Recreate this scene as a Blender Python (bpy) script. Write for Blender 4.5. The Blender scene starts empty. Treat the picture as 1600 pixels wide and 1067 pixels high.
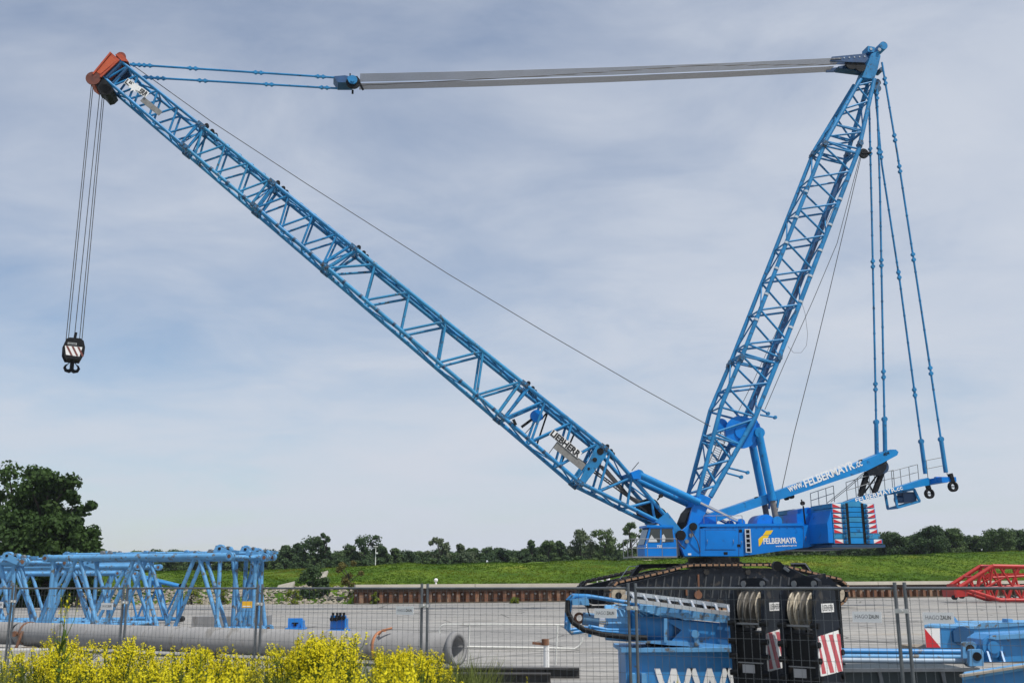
import bpy, math, random
import numpy as np
from mathutils import Vector as V, Matrix
R = math.radians
sc = bpy.context.scene
COL = sc.collection

# ------------------------------------------------------------------ camera
HC, PITCH, ROLL, FPX = 2.1, math.atan(372/1600), 0.005, 1600.0
Fw = V((0, math.cos(PITCH), math.sin(PITCH)))
r0 = V((1, 0, 0)); u0 = V((0, -math.sin(PITCH), math.cos(PITCH)))
Rt = r0*math.cos(ROLL) - u0*math.sin(ROLL)
Up = u0*math.cos(ROLL) + r0*math.sin(ROLL)
cam = bpy.data.cameras.new('camera'); co = bpy.data.objects.new('camera', cam); COL.objects.link(co)
cam.sensor_width = 36; cam.lens = 36; cam.clip_start = 0.1; cam.clip_end = 6000
m = Matrix.Identity(4)
for i in range(3):
    m[i][0] = Rt[i]; m[i][1] = Up[i]; m[i][2] = -Fw[i]
m[0][3], m[1][3], m[2][3] = 0, 0, HC
co.matrix_world = m
sc.camera = co
cam.dof.use_dof = True; cam.dof.focus_distance = 78; cam.dof.aperture_fstop = 2.8
EYE = V((0, 0, HC))

# ------------------------------------------------------------------ sun, sky, exposure
SUN_EL = R(62); SUN_DIR = V((0.76*math.cos(SUN_EL), -0.65*math.cos(SUN_EL), math.sin(SUN_EL))).normalized()
sl = bpy.data.lights.new('sun', 'SUN'); sl.energy = 4.2; sl.angle = R(0.6); sl.color = (1, 0.95, 0.87)
so = bpy.data.objects.new('sun', sl); COL.objects.link(so)
so.rotation_euler = SUN_DIR.to_track_quat('Z', 'Y').to_euler(); so.location = (60, -40, 120)
w = bpy.data.worlds.new('World'); sc.world = w; w.use_nodes = True
nt = w.node_tree; nt.nodes.clear()
def nd(t, typ, **kw):
    n = t.nodes.new(typ)
    for k, v in kw.items():
        if k.startswith('i_'):
            n.inputs[k[2:]].default_value = v
        else: setattr(n, k, v)
    return n
def ramp(t, stops, interp='LINEAR'):
    n = t.nodes.new('ShaderNodeValToRGB'); e = n.color_ramp.elements
    n.color_ramp.interpolation = interp
    while len(e) < len(stops): e.new(0.5)
    for i, (p, c) in enumerate(stops):
        e[i].position = p; e[i].color = (c[0], c[1], c[2], 1) if hasattr(c, '__len__') else (c, c, c, 1)
    return n
def mixc(t, a, b, f, mode='MIX'):
    n = t.nodes.new('ShaderNodeMix'); n.data_type = 'RGBA'; n.blend_type = mode
    for s, v in ((n.inputs[0], f), (n.inputs[6], a), (n.inputs[7], b)):
        if isinstance(v, bpy.types.NodeSocket): t.links.new(v, s)
        elif hasattr(v, '__len__'): s.default_value = (*v, 1) if len(v) == 3 else v
        else: s.default_value = v
    return n.outputs[2]
SKY = 0.125
sky = nd(nt, 'ShaderNodeTexSky', sky_type='NISHITA'); sky.sun_disc = False
sky.sun_elevation = SUN_EL; sky.sun_rotation = math.atan2(SUN_DIR.x, SUN_DIR.y); sky.air_density = 1.0; sky.dust_density = 0.8; sky.ozone_density = 2.0
tc = nd(nt, 'ShaderNodeTexCoord')
sep = nd(nt, 'ShaderNodeSeparateXYZ'); nt.links.new(tc.outputs['Generated'], sep.inputs[0])
def mth(t, op, a, b=None, c=None):
    n = t.nodes.new('ShaderNodeMath'); n.operation = op
    for i, v in enumerate((a, b, c)):
        if v is None: continue
        if isinstance(v, bpy.types.NodeSocket): t.links.new(v, n.inputs[i])
        else: n.inputs[i].default_value = v
    return n.outputs[0]
zz = mth(nt, 'ADD', mth(nt, 'MAXIMUM', sep.outputs[2], 0.0), 0.16)
cmb = nd(nt, 'ShaderNodeCombineXYZ')
nt.links.new(mth(nt, 'DIVIDE', sep.outputs[0], zz), cmb.inputs[0]); nt.links.new(mth(nt, 'DIVIDE', sep.outputs[1], zz), cmb.inputs[1])
mp = nd(nt, 'ShaderNodeMapping'); mp.inputs['Rotation'].default_value = (0, 0, R(28)); mp.inputs['Scale'].default_value = (0.8, 1.0, 1); mp.inputs['Location'].default_value = (0.35, 0.2, 0)
nt.links.new(cmb.outputs[0], mp.inputs[0])
n1 = nd(nt, 'ShaderNodeTexNoise', i_Scale=0.75, i_Detail=5.0, i_Roughness=0.47, i_Distortion=0.25); nt.links.new(mp.outputs[0], n1.inputs['Vector'])
n2 = nd(nt, 'ShaderNodeTexNoise', i_Scale=2.6, i_Detail=9.0, i_Roughness=0.6, i_Distortion=0.4); nt.links.new(mp.outputs[0], n2.inputs['Vector'])
cm = mth(nt, 'ADD', mth(nt, 'MULTIPLY', n1.outputs[0], 0.66), mth(nt, 'MULTIPLY', n2.outputs[0], 0.34))
cr = ramp(nt, [(0.35, 0.12), (0.47, 0.50), (0.55, 0.78), (0.66, 0.97)])
nt.links.new(mth(nt, 'SUBTRACT', mth(nt, 'ADD', mth(nt, 'ADD', cm, 0.075), mth(nt, 'MULTIPLY', sep.outputs[0], 0.05)), mth(nt, 'MULTIPLY', mth(nt, 'MAXIMUM', sep.outputs[2], 0.0), 0.20)), cr.inputs[0])
CLOUD = (5.1, 5.45, 6.1)
skyc = mixc(nt, sky.outputs[0], CLOUD, cr.outputs[0])
bg = nd(nt, 'ShaderNodeBackground'); bg.inputs[1].default_value = SKY
nt.links.new(skyc, bg.inputs[0])
wo = nd(nt, 'ShaderNodeOutputWorld'); nt.links.new(bg.outputs[0], wo.inputs[0])
sc.view_settings.view_transform = 'Standard'; sc.view_settings.look = 'None'; sc.view_settings.exposure = 0.0; sc.view_settings.gamma = 1
sc.cycles.max_bounces = 6; sc.cycles.transparent_max_bounces = 12

# ------------------------------------------------------------------ layout helpers
def ray(px, py): return Fw*FPX + Rt*(px-800) - Up*(py-533.5)
def at(px, py, Y):
    d = ray(px, py); return EYE + d*(Y/d.y)
def gnd(px, py, z=0.0):
    d = ray(px, py); return EYE + d*((z-HC)/d.z)
def plan(px, Y, z=0.0):                       # world point on column px (measured at the horizon) at distance Y
    return V(((px-800)/1643*Y, Y, z))

# ------------------------------------------------------------------ materials
MATS = {}
def mat(name, col, rough=0.5, metal=0.0, var=0.12, scale=3.0, col2=None, cover=0.0, cscale=6.0, bump=0.0, bscale=30.0, coat=0.0, spec=0.5, coord='Object', stretch=None):
    if name in MATS: return MATS[name]
    M = bpy.data.materials.new(name); M.use_nodes = True; t = M.node_tree
    b = t.nodes['Principled BSDF']; b.inputs['Roughness'].default_value = rough; b.inputs['Metallic'].default_value = metal
    b.inputs['Specular IOR Level'].default_value = spec
    if coat: b.inputs['Coat Weight'].default_value = coat; b.inputs['Coat Roughness'].default_value = 0.15
    tcn = nd(t, 'ShaderNodeTexCoord'); vec = tcn.outputs[coord]
    if stretch:
        mpn = nd(t, 'ShaderNodeMapping'); mpn.inputs['Scale'].default_value = stretch; t.links.new(vec, mpn.inputs[0]); vec = mpn.outputs[0]
    n = nd(t, 'ShaderNodeTexNoise', i_Scale=scale, i_Detail=5.0, i_Roughness=0.6); t.links.new(vec, n.inputs['Vector'])
    lo = tuple(max(0, c*(1-var)) for c in col); hi = tuple(min(1, c*(1+var)) for c in col)
    rp = ramp(t, [(0.3, lo), (0.7, hi)]); t.links.new(n.outputs[0], rp.inputs[0])
    c = rp.outputs[0]
    if col2 is not None:
        n2 = nd(t, 'ShaderNodeTexNoise', i_Scale=cscale, i_Detail=6.0, i_Roughness=0.65); t.links.new(vec, n2.inputs['Vector'])
        r2 = ramp(t, [(0.62-cover*0.5, 0.0), (0.70-cover*0.5, 1.0)]); t.links.new(n2.outputs[0], r2.inputs[0])
        c = mixc(t, c, col2, r2.outputs[0])
    t.links.new(c, b.inputs['Base Color'])
    if bump:
        n3 = nd(t, 'ShaderNodeTexNoise', i_Scale=bscale, i_Detail=4.0); t.links.new(vec, n3.inputs['Vector'])
        bp = nd(t, 'ShaderNodeBump'); bp.inputs['Strength'].default_value = bump; bp.inputs['Distance'].default_value = 0.05
        t.links.new(n3.outputs[0], bp.inputs['Height']); t.links.new(bp.outputs[0], b.inputs['Normal'])
    MATS[name] = M
    return M
def leafmat(name, c1, c2, scale=0.35, trans=0.25, isl=0.45):
    if name in MATS: return MATS[name]
    M = bpy.data.materials.new(name); M.use_nodes = True; t = M.node_tree
    b = t.nodes['Principled BSDF']; b.inputs['Roughness'].default_value = 0.7; b.inputs['Specular IOR Level'].default_value = 0.2
    geo = nd(t, 'ShaderNodeNewGeometry'); oi = nd(t, 'ShaderNodeObjectInfo'); tcn = nd(t, 'ShaderNodeTexCoord')
    n = nd(t, 'ShaderNodeTexNoise', i_Scale=scale, i_Detail=3.0); t.links.new(tcn.outputs['Object'], n.inputs['Vector'])
    f = mth(t, 'ADD', mth(t, 'MULTIPLY', n.outputs[0], 1.2), mth(t, 'MULTIPLY', oi.outputs['Random'], 0.35))
    f = mth(t, 'ADD', f, mth(t, 'MULTIPLY', geo.outputs['Random Per Island'], isl))
    f = mth(t, 'MULTIPLY', mth(t, 'SUBTRACT', f, 0.45), 0.9)
    c = mixc(t, c1, c2, f)
    t.links.new(c, b.inputs['Base Color'])
    tr = nd(t, 'ShaderNodeBsdfTranslucent'); t.links.new(c, tr.inputs[0])
    mx = nd(t, 'ShaderNodeMixShader'); mx.inputs[0].default_value = trans
    t.links.new(b.outputs[0], mx.inputs[1]); t.links.new(tr.outputs[0], mx.inputs[2])
    t.links.new(mx.outputs[0], t.nodes['Material Output'].inputs[0])
    MATS[name] = M
    return M
BLUE = mat('crane_blue_paint', (0.018, 0.200, 0.44), 0.42, spec=0.35, var=0.24, scale=0.9, col2=(0.025, 0.085, 0.16), cover=0.10, cscale=2.6)
BLUED = mat('crane_blue_body', (0.0015, 0.185, 0.62), 0.36, var=0.10, scale=0.6, spec=0.25, col2=(0.01, 0.12, 0.40), cover=0.03, cscale=1.5)
BLUEF = mat('faded_crane_blue', (0.030, 0.235, 0.45), 0.5, spec=0.3, var=0.2, scale=1.1, col2=(0.06, 0.10, 0.13), cover=0.10, cscale=2.2)
BLUEM = mat('crane_blue_arm', (0.008, 0.215, 0.53), 0.38, var=0.14, scale=0.9, spec=0.3, col2=(0.02, 0.10, 0.24), cover=0.05, cscale=2.0)
BLUEP = mat('pale_blue_paint', (0.105, 0.31, 0.56), 0.55, var=0.2, scale=2.2, col2=(0.12, 0.115, 0.10), cover=0.14, cscale=5)
BLUEY = mat('yard_blue_paint', (0.035, 0.22, 0.50), 0.42, var=0.14, scale=2.0, col2=(0.10, 0.10, 0.09), cover=0.0, cscale=4)
DARK = mat('black_steel', (0.007, 0.008, 0.0095), 0.6, spec=0.2, var=0.3, scale=3, col2=(0.045, 0.036, 0.028), cover=0.08, cscale=2.5)
BLOCK = mat('blue_black_paint', (0.008, 0.0115, 0.018), 0.5, spec=0.22, var=0.3, scale=2, col2=(0.05, 0.045, 0.04), cover=0.1, cscale=3)
TRACK = mat('track_steel', (0.022, 0.020, 0.018), 0.65, metal=0.2, var=0.35, scale=5, col2=(0.13, 0.07, 0.035), cover=0.1, cscale=4)
RUST = mat('rusty_steel', (0.16, 0.072, 0.038), 0.85, var=0.5, scale=1.3, col2=(0.27, 0.17, 0.11), cover=0.2, cscale=1.7, stretch=(1, 1, .35))
SHOE = mat('rusty_shoe_edge', (0.26, 0.15, 0.085), 0.8, var=0.3, scale=4)
RED = mat('red_oxide_paint', (0.42, 0.065, 0.022), 0.55, var=0.2, scale=1.6, col2=(0.16, 0.03, 0.015), cover=0.06, cscale=3)
REDL = mat('red_lattice_paint', (0.42, 0.020, 0.016), 0.45, var=0.15, scale=2)
GREY = mat('grey_steel', (0.22, 0.23, 0.24), 0.5, metal=0.4, var=0.15)
GALV = mat('galvanised_steel', (0.15, 0.165, 0.18), 0.5, metal=0.5, var=0.2, scale=6)
ALU = mat('aluminium', (0.62, 0.64, 0.66), 0.35, metal=0.6, var=0.1)
CHROME = mat('chrome_rod', (0.7, 0.7, 0.7), 0.18, metal=1.0, var=0.03)
ROPE = mat('wire_rope', (0.135, 0.135, 0.135), 0.6, metal=0.2, var=0.2, scale=20)
ROPED = mat('dark_rope', (0.05, 0.05, 0.05), 0.6, var=0.2)
WHITE = mat('white_paint', (0.78, 0.78, 0.76), 0.45, var=0.05)
WHITED = mat('dirty_white_paint', (0.62, 0.62, 0.58), 0.6, var=0.12, scale=8, col2=(0.30, 0.27, 0.22), cover=0.05)
REDW = mat('warning_red', (0.55, 0.02, 0.03), 0.4, var=0.08)
REDF = mat('faded_red', (0.50, 0.085, 0.10), 0.5, var=0.15, scale=5)
YELL = mat('logo_yellow', (0.85, 0.55, 0.01), 0.4, var=0.03)
BLACK = mat('black_lettering', (0.008, 0.008, 0.009), 0.5, var=0.1)
CONC = mat('pipe_concrete', (0.25, 0.25, 0.25), 0.85, var=0.16, scale=1.5, col2=(0.18, 0.175, 0.165), cover=0.15, cscale=1.5, bump=0.2, bscale=12, stretch=(1, 1, .3))
CAPC = mat('cap_concrete', (0.50, 0.46, 0.38), 0.85, var=0.12, scale=0.6)
WOOD = mat('weathered_timber', (0.24, 0.20, 0.155), 0.85, var=0.3, scale=6, bump=0.3)
ORANGE = mat('orange_strap', (0.46, 0.19, 0.09), 0.7, var=0.2)
CREAM = mat('cream_sheave', (0.50, 0.45, 0.36), 0.55, var=0.25, scale=9, col2=(0.12, 0.09, 0.06), cover=0.12, cscale=12)
SILV = mat('worn_sheave', (0.30, 0.28, 0.25), 0.4, metal=0.5, var=0.3, scale=9)
GLASS = mat('cab_glass', (0.02, 0.03, 0.03), 0.06, var=0.05, coat=0.6)
TEAL = mat('dark_teal_paint', (0.022, 0.036, 0.042), 0.5, var=0.2, scale=2)
CREAMW = mat('idler_cream', (0.42, 0.36, 0.27), 0.7, var=0.25, scale=4, col2=(0.14, 0.10, 0.07), cover=0.12)
PLANK = mat('grey_plank', (0.20, 0.20, 0.19), 0.8, var=0.2, scale=4)
SIGNW = mat('white_sign', (0.92, 0.92, 0.92), 0.4, var=0.03)
YSIGN = mat('yellow_tag', (0.75, 0.42, 0.02), 0.5, var=0.08)

# ------------------------------------------------------------------ mesh builder
class MB:
    def __init__(s): s.v = []; s.f = []; s.sm = []; s.marks = []
    def mark(s): s.marks.append((len(s.v), len(s.f))); return s
    def add(s, vs, fs, smooth=False):
        o = len(s.v); s.v.extend([tuple(p) for p in vs])
        for f in fs: s.f.append([i+o for i in f]); s.sm.append(smooth)
        return s
    def tube(s, a, b, r, n=8, r2=None, cap=True):
        a = V(a); b = V(b); d = b-a
        if d.length < 1e-6: return s
        d.normalize(); x = d.orthogonal().normalized(); y = d.cross(x)
        r2 = r if r2 is None else r2
        vs = []
        for p, q in ((a, r), (b, r2)):
            for i in range(n):
                t = 2*math.pi*i/n; vs.append(p + x*(q*math.cos(t)) + y*(q*math.sin(t)))
        s.add(vs, [[i, (i+1) % n, n+(i+1) % n, n+i] for i in range(n)], True)
        if cap:
            s.add(vs, [list(range(n))[::-1], [n+i for i in range(n)]])
        return s
    def path(s, pts, r, n=6, closed=False):
        pts = [V(p) for p in pts]; k = len(pts); vs = []; x = None
        for i, p in enumerate(pts):
            if closed: d = pts[(i+1) % k]-pts[i-1]
            else: d = pts[min(i+1, k-1)]-pts[max(i-1, 0)]
            d.normalize()
            x = d.orthogonal() if x is None else (x - d*x.dot(d))
            if x.length < 1e-4: x = d.orthogonal()
            x.normalize(); y = d.cross(x)
            q = r[i] if hasattr(r, '__len__') else r
            for j in range(n):
                t = 2*math.pi*j/n; vs.append(p + x*(q*math.cos(t)) + y*(q*math.sin(t)))
        fs = []
        for i in range(k if closed else k-1):
            a = i*n; b = ((i+1) % k)*n
            fs += [[a+j, a+(j+1) % n, b+(j+1) % n, b+j] for j in range(n)]
        s.add(vs, fs, True)
        if not closed: s.add(vs, [list(range(n))[::-1], [(k-1)*n+j for j in range(n)]])
        return s
    def box(s, c, size, ax=None):
        c = V(c); ax = ax or (V((1, 0, 0)), V((0, 1, 0)), V((0, 0, 1)))
        h = [ax[i]*(size[i]/2) for i in range(3)]
        vs = [c + h[0]*i + h[1]*j + h[2]*k for i in (-1, 1) for j in (-1, 1) for k in (-1, 1)]
        s.add(vs, [[0, 1, 3, 2], [4, 6, 7, 5], [0, 4, 5, 1], [2, 3, 7, 6], [0, 2, 6, 4], [1, 5, 7, 3]])
        return s
    def bbox(s, a, b): # axis aligned, two corners
        a = V(a); b = V(b); return s.box((a+b)/2, tuple(abs(q) for q in (b-a)))
    def beam(s, a, b, wd, ht, up=V((0, 0, 1))):
        a = V(a); b = V(b); d = (b-a); L = d.length; d.normalize()
        y = V(up).cross(d).normalized(); z = d.cross(y)
        return s.box((a+b)/2, (L, wd, ht), (d, y, z))
    def prism(s, poly, off):
        n = len(poly); off = V(off); vs = [V(p) for p in poly] + [V(p)+off for p in poly]
        s.add(vs, [list(range(n)), [n+i for i in range(n)][::-1]] + [[(i+1) % n, i, n+i, n+(i+1) % n] for i in range(n)])
        return s
    def ring(s, c, axis, prof, n=20, smooth=True, start=0, sweep=2*math.pi):  # prof [(along, radius)...]
        c = V(c); d = V(axis).normalized(); x = d.orthogonal().normalized(); y = d.cross(x)
        vs = []; k = len(prof)
        for a, r in prof:
            for j in range(n):
                t = start + sweep*j/n; vs.append(c + d*a + x*(r*math.cos(t)) + y*(r*math.sin(t)))
        fs = []
        for i in range(k-1):
            fs += [[i*n+j, i*n+(j+1) % n, (i+1)*n+(j+1) % n, (i+1)*n+j] for j in range(n)]
        s.add(vs, fs, smooth)
        return s
    def disc(s, c, axis, r, th, n=20):
        c = V(c); d = V(axis).normalized(); return s.tube(c - d*(th/2), c + d*(th/2), r, n)
    def each(s, name, material, parent=None):      # every marked piece an object of its own
        out = []; ms = [q for q in s.marks if q[0] < len(s.v)]; ms.append((len(s.v), len(s.f)))
        if ms[0][0] > 0: ms.insert(0, (0, 0))
        for (v0, f0), (v1, f1) in zip(ms, ms[1:]):
            if v1 == v0: continue
            b = MB(); b.v = s.v[v0:v1]; b.f = [[i-v0 for i in f] for f in s.f[f0:f1]]; b.sm = s.sm[f0:f1]; out.append(b.build(name, material, parent))
        return out[0]
    def build(s, name, material, parent=None):
        me = bpy.data.meshes.new(name)
        o = ORG.get(parent.name, V((0, 0, 0))) if parent else V((0, 0, 0))
        me.from_pydata([(x-o.x, y-o.y, z-o.z) for x, y, z in s.v], [], s.f)
        me.polygons.foreach_set('use_smooth', s.sm)
        me.materials.append(material); me.update()
        ob = bpy.data.objects.new(name, me); COL.objects.link(ob)
        if parent: ob.parent = parent; ORG[ob.name] = o
        return ob
ORG = {}
def tag(o, label=None, cat=None, group=None, kind=None):
    if label: o['label'] = label
    if cat: o['category'] = cat
    if group: o['group'] = group
    if kind: o['kind'] = kind
    return o
def thing(name, label, cat, loc=(0, 0, 0), group=None):
    o = bpy.data.objects.new(name, None); COL.objects.link(o); o.location = loc; o.empty_display_size = 0.3
    ORG[o.name] = V(loc); return tag(o, label, cat, group)
def solo(mb, name, material, label, cat, loc=None, group=None):   # a thing that is one mesh
    loc = V(loc) if loc else V((0, 0, 0))
    mb.v = [(x-loc.x, y-loc.y, z-loc.z) for x, y, z in mb.v]
    o = mb.build(name, material); o.location = loc
    return tag(o, label, cat, group)
def copy_tree(o, parent=None):
    c = o.copy(); COL.objects.link(c)
    if parent: c.parent = parent
    for ch in list(o.children): copy_tree(ch, c)
    return c
def lettering(txt, o, xd, yd, width, height, material, parent, depth=0.012, bold=0.02, name='lettering', shear=0.0):
    """text in the rectangle whose lower left corner is o; xd, yd unit directions"""
    cu = bpy.data.curves.new('t', 'FONT'); cu.body = txt; cu.offset = bold; cu.extrude = 0.0; cu.shear = shear; cu.resolution_u = 3
    ob = bpy.data.objects.new('t', cu); COL.objects.link(ob)
    dg = bpy.context.evaluated_depsgraph_get(); me = bpy.data.meshes.new_from_object(ob.evaluated_get(dg))
    co_ = np.zeros(len(me.vertices)*3); me.vertices.foreach_get('co', co_); co_ = co_.reshape(-1, 3)
    mn = co_.min(0); mx = co_.max(0)
    xd = V(xd); yd = V(yd); zd = xd.cross(yd).normalized(); o = V(o)
    mb = MB(); vs = []
    for p in co_:
        vs.append(o + xd*((p[0]-mn[0])/(mx[0]-mn[0])*width) + yd*((p[1]-mn[1])/(mx[1]-mn[1])*height) + zd*depth)
    mb.add(vs, [list(p.vertices) for p in me.polygons])
    bpy.data.objects.remove(ob); bpy.data.curves.remove(cu); bpy.data.meshes.remove(me)
    return mb.build(name, material, parent)

# ================================================================== THE SETTING
YWX0, YW0, YWK = -14.6, 94.6, 0.337
def yw(X): return YW0 + 2.0 + max(0, X-YWX0)*YWK if X > YWX0 else YW0 + 3.0
def smooth(a, b, x):
    t = min(1, max(0, (x-a)/(b-a))); return t*t*(3-2*t)
rnd = random.Random(7)
def hn(x, y): return math.sin(x*0.31+1.3)*math.cos(y*0.23+0.4)*0.5 + math.sin(x*0.83+y*0.47)*0.3 + math.sin(x*1.9-y*1.3)*0.12
def zt(X, Y):
    t = Y - yw(X)
    wall = smooth(-15.7, -14.8, X)
    crest = 3.9 + 0.021*(min(X, 80)+20)
    bank = (-0.15 + 1.5*smooth(0, 11, t))*(1-wall) + 1.45*wall
    z = bank + (crest-1.45)*smooth(5, 42, t)
    z -= (crest-2.8)*smooth(56, 85, t)
    return z + hn(X, Y)*0.16*smooth(0, 6, t) + hn(X*.55+9, Y*.4)*0.34*smooth(18, 40, t)
gm = MB()
xs = list(np.arange(-130, -20, 4.0)) + list(np.arange(-20, 80, 1.5)) + list(np.arange(80, 230, 6.0))
ts = [0.1, 0.12] + list(np.arange(0.3, 60, 1.5)) + [62, 66, 70, 76, 84, 95, 120, 180, 300, 600, 1000]
grid = [[(x*(1 if t < 100 else 1 + (t-100)/400), yw(x)+t, zt(x, yw(x)+t) if t > 0.11 else -0.4) for x in xs] for t in ts]
nx = len(xs)
gm.add([p for row in grid for p in row], [[j*nx+i, j*nx+i+1, (j+1)*nx+i+1, (j+1)*nx+i] for j in range(len(ts)-1) for i in range(nx-1)], True)
def grassmat():
    M = bpy.data.materials.new('levee_grass'); M.use_nodes = True; t = M.node_tree; b = t.nodes['Principled BSDF']
    b.inputs['Roughness'].default_value = 0.9; b.inputs['Specular IOR Level'].default_value = 0.1
    g = nd(t, 'ShaderNodeTexCoord'); n = nd(t, 'ShaderNodeTexNoise', i_Scale=0.09, i_Detail=8.0, i_Roughness=0.65); t.links.new(g.outputs['Object'], n.inputs['Vector'])
    r = ramp(t, [(0.3, (0.026, 0.064, 0.004)), (0.46, (0.056, 0.112, 0.006)), (0.58, (0.098, 0.155, 0.010)), (0.70, (0.18, 0.19, 0.02))]); t.links.new(n.outputs[0], r.inputs[0])
    n2 = nd(t, 'ShaderNodeTexNoise', i_Scale=1.5, i_Detail=6.0); t.links.new(g.outputs['Object'], n2.inputs['Vector'])
    r2 = ramp(t, [(0.3, 0.55), (0.7, 1.25)]); t.links.new(n2.outputs[0], r2.inputs[0])
    t.links.new(mixc(t, r.outputs[0], r2.outputs[0], 1.0, 'MULTIPLY'), b.inputs['Base Color'])
    MATS['grass'] = M; return M
GRASS = grassmat()
tag(gm.build('levee', GRASS), kind='structure')
fm = MB().bbox((-900, -120, -1.2), (900, 1400, -0.6))
tag(fm.build('ground', GRASS), kind='structure')
# yard: pale worn asphalt
def yardmat():
    M = bpy.data.materials.new('worn_asphalt'); M.use_nodes = True; t = M.node_tree; b = t.nodes['Principled BSDF']
    b.inputs['Roughness'].default_value = 0.9; b.inputs['Specular IOR Level'].default_value = 0.25
    g = nd(t, 'ShaderNodeTexCoord')
    mpn = nd(t, 'ShaderNodeMapping'); mpn.inputs['Scale'].default_value = (0.035, 0.22, 1); mpn.inputs['Rotation'].default_value = (0, 0, R(-6)); t.links.new(g.outputs['Object'], mpn.inputs[0])
    n = nd(t, 'ShaderNodeTexNoise', i_Scale=1.6, i_Detail=7.0, i_Roughness=0.6); t.links.new(mpn.outputs[0], n.inputs['Vector'])
    r = ramp(t, [(0.28, (0.20, 0.197, 0.19)), (0.45, (0.28, 0.275, 0.262)), (0.6, (0.345, 0.332, 0.305)), (0.78, (0.40, 0.34, 0.26))]); t.links.new(n.outputs[0], r.inputs[0])
    n2 = nd(t, 'ShaderNodeTexNoise', i_Scale=2.4, i_Detail=8.0, i_Roughness=0.7); t.links.new(g.outputs['Object'], n2.inputs['Vector'])
    r2 = ramp(t, [(0.3, 0.72), (0.65, 1.12)]); t.links.new(n2.outputs[0], r2.inputs[0])
    t.links.new(mixc(t, r.outputs[0], r2.outputs[0], 1.0, 'MULTIPLY'), b.inputs['Base Color'])
    wv = nd(t, 'ShaderNodeTexNoise', i_Scale=0.9, i_Detail=4.0, i_Distortion=0.3); mp4 = nd(t, 'ShaderNodeMapping'); mp4.inputs['Scale'].default_value = (0.045, 1.6, 1); mp4.inputs['Rotation'].default_value = (0, 0, R(-9)); t.links.new(g.outputs['Object'], mp4.inputs[0]); t.links.new(mp4.outputs[0], wv.inputs['Vector'])
    r4 = ramp(t, [(0.34, 0.55), (0.44, 0.95), (0.58, 1.0), (0.7, 1.15)]); t.links.new(wv.outputs[0], r4.inputs[0])
    vo = nd(t, 'ShaderNodeTexVoronoi', feature='DISTANCE_TO_EDGE', i_Scale=0.16); nw = nd(t, 'ShaderNodeTexNoise', i_Scale=0.8, i_Detail=4.0); mp5 = mixc(t, g.outputs['Object'], nw.outputs['Color'], 0.12, 'ADD'); t.links.new(g.outputs['Object'], nw.inputs['Vector']); t.links.new(mp5, vo.inputs['Vector'])
    r5 = ramp(t, [(0.0, 0.45), (0.006, 0.5), (0.012, 1.0)]); t.links.new(vo.outputs['Distance'], r5.inputs[0])
    st_ = nd(t, 'ShaderNodeTexNoise', i_Scale=0.35, i_Detail=5.0, i_Roughness=0.55); t.links.new(g.outputs['Object'], st_.inputs['Vector'])
    r6 = ramp(t, [(0.30, 0.68), (0.40, 1.0), (0.64, 1.0), (0.72, 0.80)]); t.links.new(st_.outputs[0], r6.inputs[0])
    src = mixc(t, b.inputs['Base Color'].links[0].from_socket, r6.outputs[0], 1.0, 'MULTIPLY')
    t.links.new(mixc(t, mixc(t, src, r4.outputs[0], 1.0, 'MULTIPLY'), r5.outputs[0], 1.0, 'MULTIPLY'), b.inputs['Base Color'])
    bp = nd(t, 'ShaderNodeBump'); bp.inputs['Strength'].default_value = 0.4; bp.inputs['Distance'].default_value = 0.01
    n3 = nd(t, 'ShaderNodeTexNoise', i_Scale=60.0); t.links.new(g.outputs['Object'], n3.inputs['Vector']); t.links.new(n3.outputs[0], bp.inputs['Height']); t.links.new(bp.outputs[0], b.inputs['Normal'])
    return M
ym = MB()
xs2 = [-160, -60, -14.7, -14.5, 0, 60, 120, 240]
vs = [(x, -40, 0) for x in xs2] + [(x, yw(x)+(0.6 if x < -14.6 else 0), 0) for x in xs2]
k = len(xs2); ym.add(vs, [[i, i+1, k+i+1, k+i] for i in range(k-1)])
tag(ym.build('yard', yardmat()), kind='structure')
# gravelly verge in front of the yard (where the flowers grow)
SOIL = mat('verge_soil', (0.16, 0.14, 0.10), 0.95, var=0.3, scale=1.5, col2=(0.06, 0.09, 0.025), cover=0.25, cscale=1.2, bump=0.4)
vm = MB().add([(-40, -38, 0.004), (40, -38, 0.004), (40, 10.8, 0.004), (3, 14.6, 0.004), (-14, 23, 0.004), (-40, 32, 0.004)], [[0, 1, 2, 3, 4, 5]])
tag(vm.build('verge', SOIL), kind='structure')
# path on the levee crest
pm = MB(); pp = []
for x in np.arange(8, 26, 1.0):
    y0 = yw(x)+43; pp.append((x, y0, zt(x, y0)+0.06)); pp.append((x, y0+3, zt(x, y0+3)+0.06))
pm.add(pp, [[2*i, 2*i+2, 2*i+3, 2*i+1] for i in range(len(pp)//2-1)])
tag(pm.build('path', mat('sandy_path', (0.36, 0.31, 0.22), 0.95, var=0.15)), kind='structure')

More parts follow.
